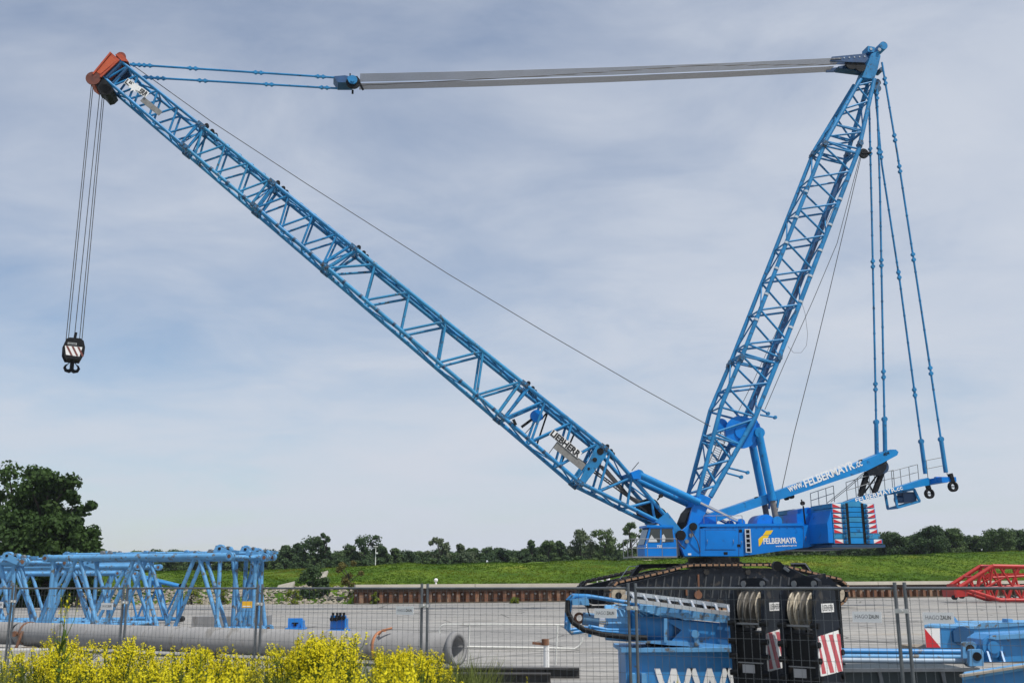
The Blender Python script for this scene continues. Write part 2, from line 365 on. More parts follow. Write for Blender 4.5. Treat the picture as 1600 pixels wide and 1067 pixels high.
# sheet pile wall
wdir = V((1, YWK, 0)).normalized(); wn = V((YWK, -1, 0)).normalized()
W0 = V((YWX0, YW0+2.0, 0)); WL = 95.0
t = thing('sheet_pile_wall', 'long rusty steel sheet pile wall with pale concrete cap behind the crane', 'retaining wall', W0)
mb = MB(); prof = []; s = 0.0; i = 0
while s < WL:
    for ds, q in ((0.0, 0.0), (0.34, 0.0), (0.46, 0.34), (0.80, 0.34), (0.92, 0.0)):
        prof.append((s+ds, q))
    s += 0.92
vs = []
for (a, q) in prof: vs.append(W0 + wdir*a + wn*q)
n_ = len(vs); vs += [p + V((0, 0, 1.05)) for p in vs]
mb.add(vs, [[j, j+1, n_+j+1, n_+j] for j in range(n_-1)])
mb.build('pile_sheet', RUST, t)
mb = MB(); mb.beam(W0 + V((0, 0, 1.22)) + wn*0.18, W0 + wdir*WL + V((0, 0, 1.22)) + wn*0.18, 0.55, 0.34)
mb.build('waler', mat('dark_rust', (0.065, 0.038, 0.025), 0.9, var=0.4, scale=2), t)
mb = MB(); s = 0.0
while s < WL:
    L = 11.4; mb.beam(W0 + wdir*(s+0.03) + V((0, 0, 1.56)) + wn*0.22, W0 + wdir*(s+L-0.03) + V((0, 0, 1.56)) + wn*0.22, 0.75, 0.36); s += L
mb.build('cap_beam', CAPC, t)
mb = MB()
for i in range(int(WL/0.92)):
    c = W0 + wdir*(i*0.92+0.17) + wn*0.02 + V((0, 0, 0.80)); mb.disc(c + wn*0.04, wn, 0.10, 0.10, 8)
mb.build('tie_bolt', mat('pale_bolt', (0.50, 0.46, 0.42), 0.6), t)
mb = MB().beam(W0 + wn*0.1 + V((0, 0, 0.03)), W0 + wdir*WL + wn*0.1 + V((0, 0, 0.03)), 1.3, 0.14)
mb.build('toe_kerb', mat('toe_soil', (0.10, 0.085, 0.065), 0.95, var=0.3, scale=1.0), t)
for px, lab in ((683, 'small white mooring bulb on the cap beam left of the crane tracks'), (952, 'small white mooring bulb on the cap beam just left of the crane tracks')):
    X = (px-800)/1643*102; p = V((X, yw(X)-0.2, 1.74))
    mb = MB().tube(p, p + V((0, 0, 0.25)), 0.09, 10).ring(p + V((0, 0, 0.25)), (0, 0, 1), [(0, 0.16), (0.12, 0.2), (0.24, 0.16), (0.3, 0.0)], 12)
    solo(mb, 'mooring_bollard', WHITE, lab, 'bollard', p)
X = (938-800)/1643*100; p = V((X, yw(X)-0.25, 1.1))
t = thing('quay_ladder', 'pale steel quay ladder head on the wall beside the crane tracks', 'ladder', p)
mb = MB()
for s_ in (-0.3, 0.3): mb.beam(p + wdir*s_ + wn*0.5 - V((0, 0, 1.0)), p + wdir*s_ + wn*0.5 + V((0, 0, 1.0)), 0.1, 0.1, wn)
mb.build('rail', WHITED, t)
mb = MB()
for k in range(7): mb.tube(p + wdir*-0.3 + wn*0.5 + V((0, 0, -0.9+k*0.3)), p + wdir*0.3 + wn*0.5 + V((0, 0, -0.9+k*0.3)), 0.03, 6)
mb.build('rung', WHITED, t)

# riprap on the bank to the left of the wall
mb = MB(); rg = random.Random(3)
for i in range(2600):
    X = rg.uniform(-75, -14.9); Y = yw(X) + rg.uniform(-0.2, 9.5)
    if rg.random() < 0.25 and X < -45: continue
    r = rg.uniform(0.12, 0.34); c = V((X, Y, zt(X, Y)+r*0.2))
    q = [V((rg.uniform(-1, 1), rg.uniform(-1, 1), rg.uniform(-.7, .7))).normalized()*r for _ in range(6)]
    q = [V((1, 0, 0))*r*rg.uniform(.7, 1.2), V((-1, 0, 0))*r*rg.uniform(.7, 1.2), V((0, 1, 0))*r*rg.uniform(.7, 1.2), V((0, -1, 0))*r*rg.uniform(.7, 1.2), V((0, 0, 1))*r*rg.uniform(.5, .9), V((0, 0, -1))*r]
    a = rg.uniform(0, 3.1); rot = Matrix.Rotation(a, 3, 'Z') @ Matrix.Rotation(rg.uniform(-.5, .5), 3, 'X')
    mb.add([c + rot @ p for p in q], [[0, 2, 4], [2, 1, 4], [1, 3, 4], [3, 0, 4], [2, 0, 5], [1, 2, 5], [3, 1, 5], [0, 3, 5]])
o = mb.build('riprap', mat('riprap_stone', (0.27, 0.24, 0.19), 0.95, var=0.35, scale=0.8)); tag(o, 'loose pale riprap stones on the bank left of the sheet pile wall', 'stones', kind='stuff')
# grass tufts on the levee
def tufts(name, pts, hmin, hmax, material, label, kind='stuff', blades=4, wid=0.06, seed=1):
    rg = random.Random(seed); mb = MB()
    vs = []; fs = []
    for p in pts:
        for b in range(blades):
            a = rg.uniform(0, 6.28); h = rg.uniform(hmin, hmax); l = h*rg.uniform(.2, .6); w_ = wid*rg.uniform(.6, 1.4)
            o = V(p) + V((rg.uniform(-.15, .15), rg.uniform(-.15, .15), -0.03)); d = V((math.cos(a), math.sin(a), 0)); e = V((-d.y, d.x, 0))
            i = len(vs); vs += [o - e*w_, o + e*w_, o + d*l*.4 + V((0, 0, h*.6)) + e*w_*.7, o + d*l*.4 + V((0, 0, h*.6)) - e*w_*.7, o + d*l + V((0, 0, h))]
            fs += [[i, i+1, i+2, i+3], [i+3, i+2, i+4]]
    mb.add(vs, fs)
    o = mb.build(name, material); tag(o, label, 'grass', kind=kind); return o
def blademat():
    M = bpy.data.materials.new('grass_blade'); M.use_nodes = True; t = M.node_tree; b = t.nodes['Principled BSDF']; b.inputs['Roughness'].default_value = 0.8; b.inputs['Specular IOR Level'].default_value = 0.1
    g = nd(t, 'ShaderNodeTexCoord'); mpn = nd(t, 'ShaderNodeMapping'); mpn.inputs['Scale'].default_value = (0.6, 1.0, 1); t.links.new(g.outputs['Object'], mpn.inputs[0])
    n = nd(t, 'ShaderNodeTexNoise', i_Scale=0.10, i_Detail=6.0, i_Roughness=0.6); t.links.new(mpn.outputs[0], n.inputs['Vector'])
    geo = nd(t, 'ShaderNodeNewGeometry'); f = mth(t, 'ADD', n.outputs[0], mth(t, 'MULTIPLY', mth(t, 'SUBTRACT', geo.outputs['Random Per Island'], 0.5), 0.10))
    r = ramp(t, [(0.30, (0.026, 0.066, 0.004)), (0.44, (0.056, 0.115, 0.006)), (0.54, (0.098, 0.158, 0.010)), (0.63, (0.17, 0.195, 0.02)), (0.72, (0.25, 0.22, 0.05))]); t.links.new(f, r.inputs[0]); t.links.new(r.outputs[0], b.inputs['Base Color'])
    tr = nd(t, 'ShaderNodeBsdfTranslucent'); t.links.new(r.outputs[0], tr.inputs[0]); mx = nd(t, 'ShaderNodeMixShader'); mx.inputs[0].default_value = 0.5
    t.links.new(b.outputs[0], mx.inputs[1]); t.links.new(tr.outputs[0], mx.inputs[2]); t.links.new(mx.outputs[0], t.nodes['Material Output'].inputs[0]); return M
GB = blademat()
rg = random.Random(11); pts = []
while len(pts) < 52000:
    X = rg.uniform(-62, 95); tt = rg.random()**1.3*50 + 0.5; Y = yw(X)+tt
    if abs(X) > Y*0.53: continue
    if X < -15.2 and tt < 8.5 and rg.random() < 0.93: continue
    pts.append((X, Y, zt(X, Y)))
tufts('levee_grass', pts, 0.05, 0.18, GB, 'long green grass covering the levee slope behind the wall', wid=0.035, seed=5)

# ------------------------------------------------------------------ vegetation
LEAF_D = leafmat('leaf_dark', (0.028, 0.058, 0.024), (0.080, 0.130, 0.048), 0.3)
LEAF_M = leafmat('leaf_mid', (0.042, 0.078, 0.028), (0.125, 0.185, 0.062), 0.3)
LEAF_P = leafmat('leaf_pale', (0.060, 0.092, 0.048), (0.165, 0.20, 0.105), 0.3)
LEAF_N = leafmat('leaf_near', (0.016, 0.040, 0.010), (0.060, 0.110, 0.024), 0.6)
BARK = mat('bark', (0.055, 0.045, 0.035), 0.95, var=0.3, scale=4, bump=0.4)
def crown_tree(seed, H, Wd, base, kind, nb, nl, ls):
    """local tree: crown mesh verts/faces and trunk MB; height H, width Wd, crown starts at base*H"""
    rg = np.random.default_rng(seed); r2 = random.Random(seed)
    cs = []
    for i in range(nb):
        u = (i+0.5)/nb
        z = base + (1-base)*u
        if kind == 'poplar': env = math.sin(math.pi*min(1, (u*0.86+0.12)))**0.8
        elif kind == 'dome': env = math.sqrt(max(0.04, 1-(max(0, u-0.3)/0.72)**2))*(0.75+0.25*min(1, u*4))
        elif kind == 'vase': env = 0.30 + 0.72*math.sin(math.pi*min(1, u*0.72+0.1))
        else: env = math.sin(math.pi*(u*0.85+0.12))**0.7
        a = r2.uniform(0, 6.283); rr = env*0.5*Wd*math.sqrt(r2.uniform(0.03, 1))*r2.choice((1, 1, 1.12))
        br = (0.20 if kind != 'vase' else 0.165)*Wd*r2.uniform(0.6, 1.2)
        br = max(br, 0.05*H)
        cs.append((rr*math.cos(a), rr*math.sin(a), min(z*H, H-br*0.6), br))
    L = []
    for (x, y, z, br) in cs:
        k = max(10, int(nl/nb*r2.uniform(.7, 1.3)))
        d = rg.normal(size=(k, 3)); d /= np.linalg.norm(d, axis=1)[:, None]
        q = d*(br*rg.uniform(0.35, 1.08, (k, 1)))*np.array([1, 1, 0.78]) + np.array([x, y, z])
        L.append(np.concatenate([q, d], 1))
    L = np.concatenate(L); n = len(L)
    nrm = L[:, 3:] + rg.normal(size=(n, 3))*0.7 + np.array([0, 0, 0.35]); nrm /= np.linalg.norm(nrm, axis=1)[:, None]
    t1 = np.cross(nrm, rg.normal(size=(n, 3))); t1 /= np.linalg.norm(t1, axis=1)[:, None]; t2 = np.cross(nrm, t1)
    s_ = (ls*rg.uniform(.55, 1.3, (n, 1)))
    P = np.stack([L[:, :3]-t1*s_*.6, L[:, :3]-t2*s_*0.45, L[:, :3]+t1*s_*.6, L[:, :3]+t2*s_*.45], 1).reshape(-1, 3)
    tm = MB(); top = V((r2.uniform(-.3, .3), r2.uniform(-.3, .3), H*0.72)); r_ = H*0.022 + 0.05
    mid = V((r2.uniform(-.2, .2), r2.uniform(-.2, .2), H*0.3))
    tm.path([(0, 0, -0.4), (0, 0, H*0.08), mid, top], [r_*1.4, r_, r_*0.8, r_*0.25], 8)
    for (x, y, z, br) in cs[::2 if nb > 14 else 1]:
        f = min(0.95, max(0.25, z/H*0.75)); st = mid.lerp(top, (f-0.3)/0.5) if f > 0.3 else mid
        en = V((x, y, z)); tm.path([st, st.lerp(en, .5) + V((0, 0, br*.2)), en], [r_*0.4, r_*0.28, r_*0.1], 5)
    return P, tm
def leafmesh(name, P):
    n = len(P)//4; me = bpy.data.meshes.new(name)
    me.vertices.add(len(P)); me.vertices.foreach_set('co', P.astype(np.float32).ravel())
    me.loops.add(n*4); me.loops.foreach_set('vertex_index', np.arange(n*4)); me.polygons.add(n)
    me.polygons.foreach_set('loop_start', np.arange(n)*4); me.polygons.foreach_set('loop_total', np.full(n, 4)); me.update(calc_edges=True)
    return me
TREELIB = {}
def tree(px, ytop, wpx, Y, kind, leaf, label, seed, group=None, base=0.12, nl=3000, nb=30, name='tree', rel=True, zb=None, cat='tree', ls=None, sink=0.3):
    p = plan(px, Y); zb = zt(p.x, p.y) if zb is None else zb; p.z = zb - sink
    top = at(px, ytop, Y).z; H = top - p.z; Wd = wpx/1643*Y
    P, tm = crown_tree(seed, H, Wd, base, kind, nb, int(nl*1.5), ls or max(0.26, Y*0.0016))
    root = thing(name, label, cat, p, group)
    me = leafmesh('crown', P); me.materials.append(leaf)
    c = bpy.data.objects.new('crown', me); COL.objects.link(c); c.parent = root; ORG[c.name] = V(p)
    ORG[root.name] = V((0, 0, 0)); tm.build('trunk', BARK, root); ORG[root.name] = V(p)
    return root
GT = 'trees in the belt behind the levee'
spec = [
 (442, 852, 26, 205, 'poplar', LEAF_D, 'dark poplar just right of the stacked blue boom sections'),
 (460, 849, 24, 208, 'poplar', LEAF_D, 'slim dark poplar leaning on the big oak at left'),
 (486, 839, 46, 200, 'dome', LEAF_D, 'large dark broad tree at the left of the levee skyline'),
 (505, 833, 18, 198, 'vase', LEAF_D, 'thin crown rising above the large dark broad tree'),
 (545, 853, 24, 200, 'dome', LEAF_M, 'lower bushy tree leaning against the tall spreading tree'),
 (566, 836, 50, 198, 'vase', LEAF_D, 'tall spreading tree left of the white lamp post on the levee'),
 (594, 853, 24, 204, 'dome', LEAF_D, 'round tree just right of the white lamp post'),
 (612, 857, 24, 206, 'poplar', LEAF_M, 'ragged pointed tree second from the white lamp post'),
 (684, 840, 30, 205, 'vase', LEAF_P, 'sparse pale tree standing tall over the low belt'),
 (716, 850, 22, 205, 'dome', LEAF_P, 'small pale tree right of the sparse tall tree'),
 (729, 862, 34, 195, 'dome', LEAF_P, 'wide rounded willow on the levee skyline'),
 (830, 844, 22, 200, 'poplar', LEAF_D, 'narrow dark tree left of the rounded green tree'),
 (857, 845, 30, 200, 'dome', LEAF_M, 'rounded green tree in the middle of the belt'),
 (873, 845, 18, 204, 'poplar', LEAF_D, 'pointed tree beside the rounded green tree'),
 (907, 827, 36, 196, 'poplar', LEAF_P, 'tall pale poplar under the crane boom'),
 (943, 827, 38, 196, 'vase', LEAF_M, 'tall mid green poplar beside the pale poplar'),
 (986, 816, 34, 194, 'vase', LEAF_M, 'tall tree just left of the crane cab'),
 (1232, 801, 30, 190, 'vase', LEAF_P, 'pale tree showing above the crane deck'),
 (1460, 822, 40, 182, 'dome', LEAF_D, 'dark domed tree right of the counterweights'),
 (1492, 826, 34, 184, 'dome', LEAF_M, 'green tree beside the dark domed tree at right'),
 (1560, 826, 50, 180, 'vase', LEAF_M, 'large open tree near the right edge'),
 (1600, 828, 44, 182, 'dome', LEAF_D, 'dark tree cut by the right edge of the view')]
for i, (px, yt, wp, Y, kd, lf, lab) in enumerate(spec):
    tree(px, yt, wp*1.12, Y, kd, lf, lab, 100+i, base=0.02, nl=4200 if kd != 'vase' else 3000, nb=34)
# the low belt of look-alikes: six shapes, copied
bel = [tree(640, 862, 40, 212, k_, l_, 'green tree in the low even tree belt behind the levee', 300+i, GT, base=0.0, nl=3600, nb=30) for i, (k_, l_) in enumerate((('dome', LEAF_D), ('dome', LEAF_M), ('oval', LEAF_D), ('dome', LEAF_M), ('oval', LEAF_M), ('dome', LEAF_D)))]
H0 = bel[0].location.z
rg = random.Random(21)
belt = []
px = 150
while px < 1660:
    yt = 864 if px < 620 else 861 if px < 760 else 857 if px < 1000 else 850
    if 1360 < px: yt = 836
    belt.append((px + rg.uniform(-5, 5), yt + rg.uniform(-5, 4))); px += 15 if px < 1000 else 19
for i, (px, yt) in enumerate(belt):
    src = bel[i % 6]
    o = src if i < 6 else copy_tree(src)
    Y = (216 + rg.uniform(-6, 10)) if px < 1360 else 192 + rg.uniform(-4, 8); p = plan(px, Y); p.z = zt(p.x, p.y) - 0.3
    Hh = at(px, yt, Y).z - p.z; sref = Hh/ (at(640, 862, 212).z - (zt(plan(640, 212).x, 212)-0.3))
    o.location = p; o.rotation_euler = (0, 0, rg.uniform(0, 6.28)); o.scale = (sref*rg.uniform(.9, 1.2), sref*rg.uniform(.9, 1.2), sref)
# understory right at the levee foot
bsh = [tree(640, 871, 26, 205, 'dome', l_, 'low shrub at the foot of the belt behind the levee crest', 340+i, 'shrubs below the belt', base=0.0, nl=1500, nb=16, name='shrub', cat='shrub') for i, l_ in enumerate((LEAF_D, LEAF_M, LEAF_D))]
hh = at(640, 871, 205).z - (zt(plan(640, 205).x, 205)-0.3)
px = 400; i = 0
while px < 1640:
    o = bsh[i] if i < 3 else copy_tree(bsh[i % 3]); Y = rg.uniform(188, 200); p = plan(px, Y); p.z = zt(p.x, Y)-0.3
    s_ = max(0.4, (at(px, 874 - max(0, px-700)*0.016, Y).z-p.z)/hh)*rg.uniform(.8, 1.15); o.location = p; o.scale = (s_*1.2, s_*1.2, s_); o.rotation_euler.z = rg.uniform(0, 6.28)
    px += rg.uniform(17, 26); i += 1
# big trees at left
big = [(10, 728, 130, 98, 'vase', LEAF_N, 'tall dark tree cut by the left edge of the view', 9000, 50),
       (62, 738, 110, 96, 'vase', LEAF_N, 'tall dark tree with loose lobes leaning right at left', 8000, 44),
       (100, 768, 62, 95, 'vase', LEAF_N, 'slender side tree with open tufts at the right of the tall tree', 3800, 20),
       (20, 800, 120, 92, 'dome', LEAF_N, 'broad bushy tree low at the left edge', 7000, 40),
       (82, 806, 110, 91, 'dome', LEAF_N, 'broad bushy tree under the open tufts at left', 7000, 40),
       (122, 822, 62, 90, 'dome', LEAF_N, 'small bushy tree at the right end of the left grove', 4200, 26)]
for i, (px, yt, wp, Y, kd, lf, lab, nl, nb) in enumerate(big):
    tree(px, yt, wp, Y, kd, lf, lab, 500+i, base=0.05, nl=nl, nb=nb, zb=0.0, ls=0.34, sink=0.1)
# bushes on the bank
tree(489, 884, 46, 103, 'dome', LEAF_D, 'dense dark green bush on the stony bank', 601, base=0.0, nl=3400, nb=26, name='bush', cat='bush', ls=0.17)
tree(545, 876, 36, 101, 'vase', leafmat('leaf_olive', (0.07, 0.055, 0.018), (0.15, 0.14, 0.035), 0.5), 'thin olive brown shrub at the end of the sheet pile wall', 602, base=0.05, nl=1500, nb=18, name='shrub', cat='shrub', ls=0.15)
LEAF_Y = leafmat('leaf_yellowgreen', (0.10, 0.14, 0.015), (0.22, 0.26, 0.03), 0.5)
for i, (px, yt, wp, Y, lab) in enumerate(((458, 921, 26, 97, 'yellow green weed clump at the foot of the stony bank'), (300, 912, 34, 99, 'yellow green weed clump seen through the blue lattice'), (345, 918, 26, 98, 'small yellow green weed clump right of the lattice legs'), (802, 933, 16, 97, 'small weed tuft at the foot of the sheet pile wall'), (584, 925, 14, 96.6, 'weed growing against the left end of the sheet piles'))):
    tree(px, yt, wp, Y, 'dome', LEAF_Y, lab, 620+i, base=0.0, nl=700, nb=12, name='weed_clump', cat='weed', ls=0.13, zb=0.0 if i > 2 else None, sink=0.1)
for i, (px, py, sx, lab) in enumerate(((446, 907, 1.7, 'pale concrete slab lying low on the grassy bank'), (502, 891, 1.4, 'pale concrete slab lying higher on the grassy bank behind the bush'))):
    Y = 106 + i*14; p = at(px, py, Y); z = zt(p.x, p.y)
    mb = MB().box((p.x, p.y, z+0.22), (sx, 1.5, 0.22), (V((0.95, 0, 0.22)).normalized(), V((0, 0.88, 0.47)).normalized(), V((-0.2, -0.45, 0.87)).normalized()))
    solo(mb, 'concrete_slab', mat('slab_concrete', (0.33, 0.31, 0.26), 0.9, var=0.2), lab, 'concrete slab', (p.x, p.y, z))
# lamp post beyond the levee
p = plan(584, 170); p.z = zt(p.x, p.y)-0.1; top = at(584, 854, 170).z
t = thing('lamp_post', 'slim white lamp post standing on the levee before the trees', 'lamp post', p)
MB().tube(p, V((p.x, p.y, top)), 0.09, 8, 0.05).build('pole', WHITE, t)
mb = MB().beam(V((p.x-0.35, p.y, top+0.06)), V((p.x+0.35, p.y, top+0.06)), 0.2, 0.10)
mb.box((p.x+0.2, p.y-.1, top-1.0), (0.3, 0.25, 0.25)); mb.build('lamp_head', WHITE, t)
# small yellow bin at the bank foot
p = gnd(525, 941)
t = thing('utility_box', 'small yellow topped dark box at the foot of the stony bank', 'box', p)
MB().box(p + V((0, 0, 0.28)), (1.5, 0.8, 0.5)).build('body', DARK, t)
MB().box(p + V((0, 0, 0.62)), (1.7, 1.0, 0.16)).build('lid', mat('lid_yellow', (0.62, 0.55, 0.15), 0.6), t)

# ================================================================== THE CRAWLER CRANE
ANG = R(10)
ca = V((-math.cos(ANG), -math.sin(ANG), 0)); cn = V((math.sin(ANG), -math.cos(ANG), 0)); Z = V((0, 0, 1))
O = at(1122, 945, 78.0); O.z = 0
def C(px, py, t=0.0):
    d = ray(px, py); q = O + cn*t - EYE; return EYE + d*(q.dot(cn)/d.dot(cn))
def L(s, t, z): return O + ca*s + cn*t + Z*z
def SZ(px, py, t=0.0):
    p = C(px, py, t) - O; return p.dot(ca), p.z
crane = thing('crawler_crane', 'huge blue lattice boom crawler crane with derrick mast and raised boom', 'crane', O)
def prismC(mb, poly, t0, t1): return mb.prism([C(x, y, t0) for x, y in poly], cn*(t1-t0))
def pair(p, t):  # shift by t toward the viewer
    return p + cn*t
# --- main boom
UPP = [(199,105),(216,119.6),(246.4,143),(278,166.8),(311.6,191.5)]
secs = [ # zigzag node lists near face, 'U'/'L'
 [('L',165,122),('U',199,105),('L',177,132),('U',216,119),('L',201.4,154.4),('U',246.4,143),('L',233,184.8),('U',278,167.5),('L',263.3,210.7),('U',311.6,193),('L',282.4,227)],
 [('U',317,199),('L',305,245),('U',352,226),('L',336.6,274),('U',388,255),('L',372,303.5),('U',421,281.5),('L',394,322)],
 [('U',430,288.5),('L',401,328),('U',451,305),('L',436.5,358),('U',489,335),('L',470.6,387),('U',526.7,365),('L',504.7,417),('U',549,382)],
 [('U',557,388),('L',512,422),('U',586,411),('L',571,473),('U',640,455.5),('L',627,520),('U',697,501.5),('L',685.5,570),('U',755,547),('L',745,620),('U',814.7,595),('L',779,649)],
 [('U',827,605),('L',788,656),('U',852,625),('L',830,692),('U',894,659),('L',874.5,729),('U',935,692),('L',906,754)],
 [('U',953,706.5),('L',935,768),('U',987,746),('L',979.5,793),('U',1018,783),('L',1024,816.7)]]
def upl(x): return 93.7 + (706.5-93.7)/(953-185.7)*(x-185.7)
def lol(x): return 120.7 + (753.7-120.7)/(906-161)*(x-161)
def bw(x): return 0.72 + (x-165)/(950-165)*0.38        # boom half width
def bt(x): return 1.52 - max(0, x-950)/110*0.1
joints = [(186, 161), (314, 288), (426, 398), (553, 508), (820, 784), (944, 906)]
def near(x, y): return C(x, y, bw(x))
def far(x, y): return C(x, y, bw(x)) - cn*(2*bw(x))
RC = 0.155
boomparts = []
for k in range(6):
    seg = secs[k]
    if k < 5:
        (u0x, l0x), (u1x, l1x) = joints[k], joints[k+1]
        U0, U1, L0, L1 = (u0x, upl(u0x)), (u1x, upl(u1x)), (l0x, lol(l0x)), (l1x, lol(l1x))
        paths = [(U0, U1), (L0, L1)]
    else:
        paths = [((944, upl(944)), (953, 706.5), (1060, 829)), ((906, 753.7), (935, 768), (1052, 826))]
    mb = MB()
    for pth in paths:
        for fn in (near, far):
            pts = [fn(*q) for q in pth]
            for a, b in zip(pts, pts[1:]): mb.tube(a, b, RC*(0.8 if k < 2 else 1.0), 10)
    BL = BLUEF if k in (1, 3) else BLUE
    sec = mb.build('boom_section' if k not in (0, 5) else ('boom_head_section' if k == 0 else 'boom_foot_section'), BL, crane)
    boomparts.append(sec)
    # nodes snapped on the chords
    nodes = []
    for c, x, y in seg:
        if k < 5: y = upl(x) if c == 'U' else lol(x)
        nodes.append((c, x, y))
    for fn in (near, far):
        mb = MB(); pts = [fn(x, y) for _, x, y in nodes]
        for a, b in zip(pts, pts[1:]): mb.tube(a, b, 0.085 if k < 3 else 0.098, 8)
        mb.build('lacing', BL, sec)
    for c in 'UL':       # top and bottom faces: crossing lacing between near and far chord
        q = [(x, y) for cc, x, y in nodes if cc == c]
        mb = MB()
        for i, (x, y) in enumerate(q):
            if i % 2 == 0 or i in (0, len(q)-1): mb.tube(near(x, y), far(x, y), 0.06, 6)
            if i+1 < len(q):
                a, b = ((near, far) if i % 2 == 0 else (far, near)); mb.tube(a(x, y), b(*q[i+1]), 0.06, 6)
        mb.build('cross_lacing', BLUE, sec)
    # section end frames: cross diagonals at the joint
    if 0 < k < 6:
        ux, lx = joints[k]
        mb = MB()
        for dx in (5, -5):
            u = (ux+dx, upl(ux+dx)); l = (lx+dx, lol(lx+dx))
            mb.tube(near(*u), far(*l), 0.06, 6) if dx > 0 else mb.tube(far(*u), near(*l), 0.06, 6)
            mb.tube(near(*u), near(*l), 0.075, 7); mb.tube(far(*u), far(*l), 0.075, 7); mb.tube(far(*u), near(*u), 0.07, 6); mb.tube(far(*l), near(*l), 0.07, 6)
        mb.build('end_frame', BLUE, sec)
        mb = MB(); bd = (near(ux+10, upl(ux+10)) - near(ux, upl(ux))).normalized()
        for fn in (near, far):
            for q in ((ux, upl(ux)), (lx, lol(lx))):
                p = fn(*q); mb.mark(); mb.beam(p - bd*0.34, p + bd*0.34, 0.26, 0.36, Z); mb.disc(p + bd*0.15, cn, 0.13, 0.4, 10); mb.disc(p - bd*0.18, cn, 0.12, 0.38, 10)
        mb.each('joint_lug', mat('greasy_blue', (0.022, 0.12, 0.25), 0.5, var=0.4, scale=4, col2=(0.05, 0.05, 0.05), cover=0.25), sec)
        mb = MB()                                          # guide rollers and clamps on the upper chords
        uv = bd.cross(cn); uv = uv if uv.z > 0 else -uv
        for dx, sgn in ((3, 0.8), (16, -0.3), (11, 0.2)):
            p = near(ux+dx, upl(ux+dx)).lerp(far(ux+dx, upl(ux+dx)), 0.5 - sgn*0.3) + uv*0.36
            mb.disc(p, cn, 0.16, 0.3, 12); mb.beam(p - uv*0.4 - bd*0.1, p, 0.08, 0.2, bd); mb.beam(p - uv*0.3, p - uv*0.3 + bd*0.4, 0.3, 0.1)
        mb.build('guide_roller', DARK, sec)
# walkway/hoses lying along the upper face
for k, (xa, xb) in enumerate(((320, 424), (432, 548), (560, 815), (824, 945))):
    n_ = int((xb-xa)/9); mb = MB()
    for kind_ in (0, 1):
        pts = []
        for j in range(n_+1):
            x0 = xa+(xb-xa)*j/n_; fr = .84 if kind_ == 0 else .3; up_ = Z*0.24 if kind_ == 0 else Z*(-0.10-0.06*(j % 3))
            pts.append(near(x0, upl(x0)).lerp(far(x0, upl(x0)), fr) + up_)
        mb.mark().path(pts, 0.055 if kind_ == 0 else 0.045, 5)
    mb.each('hose_line', BLUE, boomparts[k+1])
    # pendant rods stowed on the upper face
    mb = MB()
    for fr in (0.25, 0.75):
        a = near(xa+8, upl(xa+8)).lerp(far(xa+8, upl(xa+8)), fr) + Z*0.16; b = near(xb-6, upl(xb-6)).lerp(far(xb-6, upl(xb-6)), fr) + Z*0.16
        mb.mark().tube(a, b, 0.13 if k >= 2 else 0.06, 8)
        for q in np.linspace(0.08, 0.92, 5): mb.mark().disc(a.lerp(b, q), b-a, 0.17, 0.2, 8)
    mb.each('stowed_pendant', BLUE, boomparts[k+1])
# tie plates on chords (dark bands on lower chord)
mb = MB()
for x in range(330, 900, 26):
    mb.mark(); p = near(x, lol(x)); d = (near(x+5, lol(x+5))-p).normalized(); mb.ring(p - d*0.12, d, [(0, .165), (0.2, .165)], 10)
mb.each('chord_band', mat('band_blue', (0.012, 0.06, 0.13), 0.6, var=0.2), boomparts[3])
# big connection plate near the boom foot
mb = MB(); prismC(mb, [(935, 690), (951, 703), (946, 714), (913, 757), (905, 752), (930, 700)], bw(930)+0.10, bw(930)-0.06)
pl = mb.build('gusset_plate', BLUE, crane)
mb = MB(); prismC(mb, [(935, 690), (951, 703), (946, 714), (913, 757), (905, 752), (930, 700)], -bw(930)+0.06, -bw(930)-0.10); mb.build('gusset_plate', BLUE, crane)
mb = MB()
for x, y, r in ((938, 705, 0.26), (929.5, 718, 0.17), (920, 732, 0.1)): mb.mark().disc(C(x, y, bw(930)+0.11), cn, r, 0.03, 16)
mb.each('lightening_hole', DARK, pl)
# boom foot plate and wedge behind the cab
for sgn in (1, -1):
    mb = MB(); t0 = 1.5*sgn; prismC(mb, [(1024, 815), (1043, 800), (1066, 829), (1074, 838), (1066, 845), (1050, 828)], t0+0.12, t0-0.12); mb.build('boom_foot_lug', BLUE, crane)
# spreader sign boards
def board(a, b, ht, t, txt, lh, name='sign_board'):
    A = C(*a, t); B = C(*b, t); xd = (B-A).normalized(); yd = cn.cross(xd)*1.0
    yd = yd if yd.z > 0 else -yd
    Ln = (B-A).length
    mb = MB().prism([A, B, B + yd*ht, A + yd*ht], -cn*0.05); return mb, A, xd, yd, Ln
mb, A, xd, yd, Ln = board((858, 679), (903, 716), 0.55, 1.30, '', 0)
b_ = mb.build('sign_board', WHITE, crane); lettering('LIEBHERR', A + xd*0.04 + yd*0.03 + cn*0.006, xd, yd, Ln-0.08, 0.49, BLACK, b_, bold=0.04)
mb = MB().beam(C(868, 695, 1.22), C(912, 730, 1.22), 0.06, 0.55, yd); mb.build('back_board', PLANK, crane)
mb, A, xd, yd, Ln = board((193, 130), (227, 153), 0.5, 0.92, '', 0)
b_ = mb.build('sign_board', WHITE, crane); tag(b_, 'peeling white name board near the boom tip')
lettering('LIE', A + xd*0.04 + yd*0.05 + cn*0.006, xd, yd, Ln*0.30, 0.40, BLACK, b_, bold=0.035)
lettering('ERR', A + xd*Ln*0.66 + yd*0.05 + cn*0.006, xd, yd, Ln*0.32, 0.40, BLACK, b_, bold=0.035)
c0 = C(209, 137, 0.94); star = []
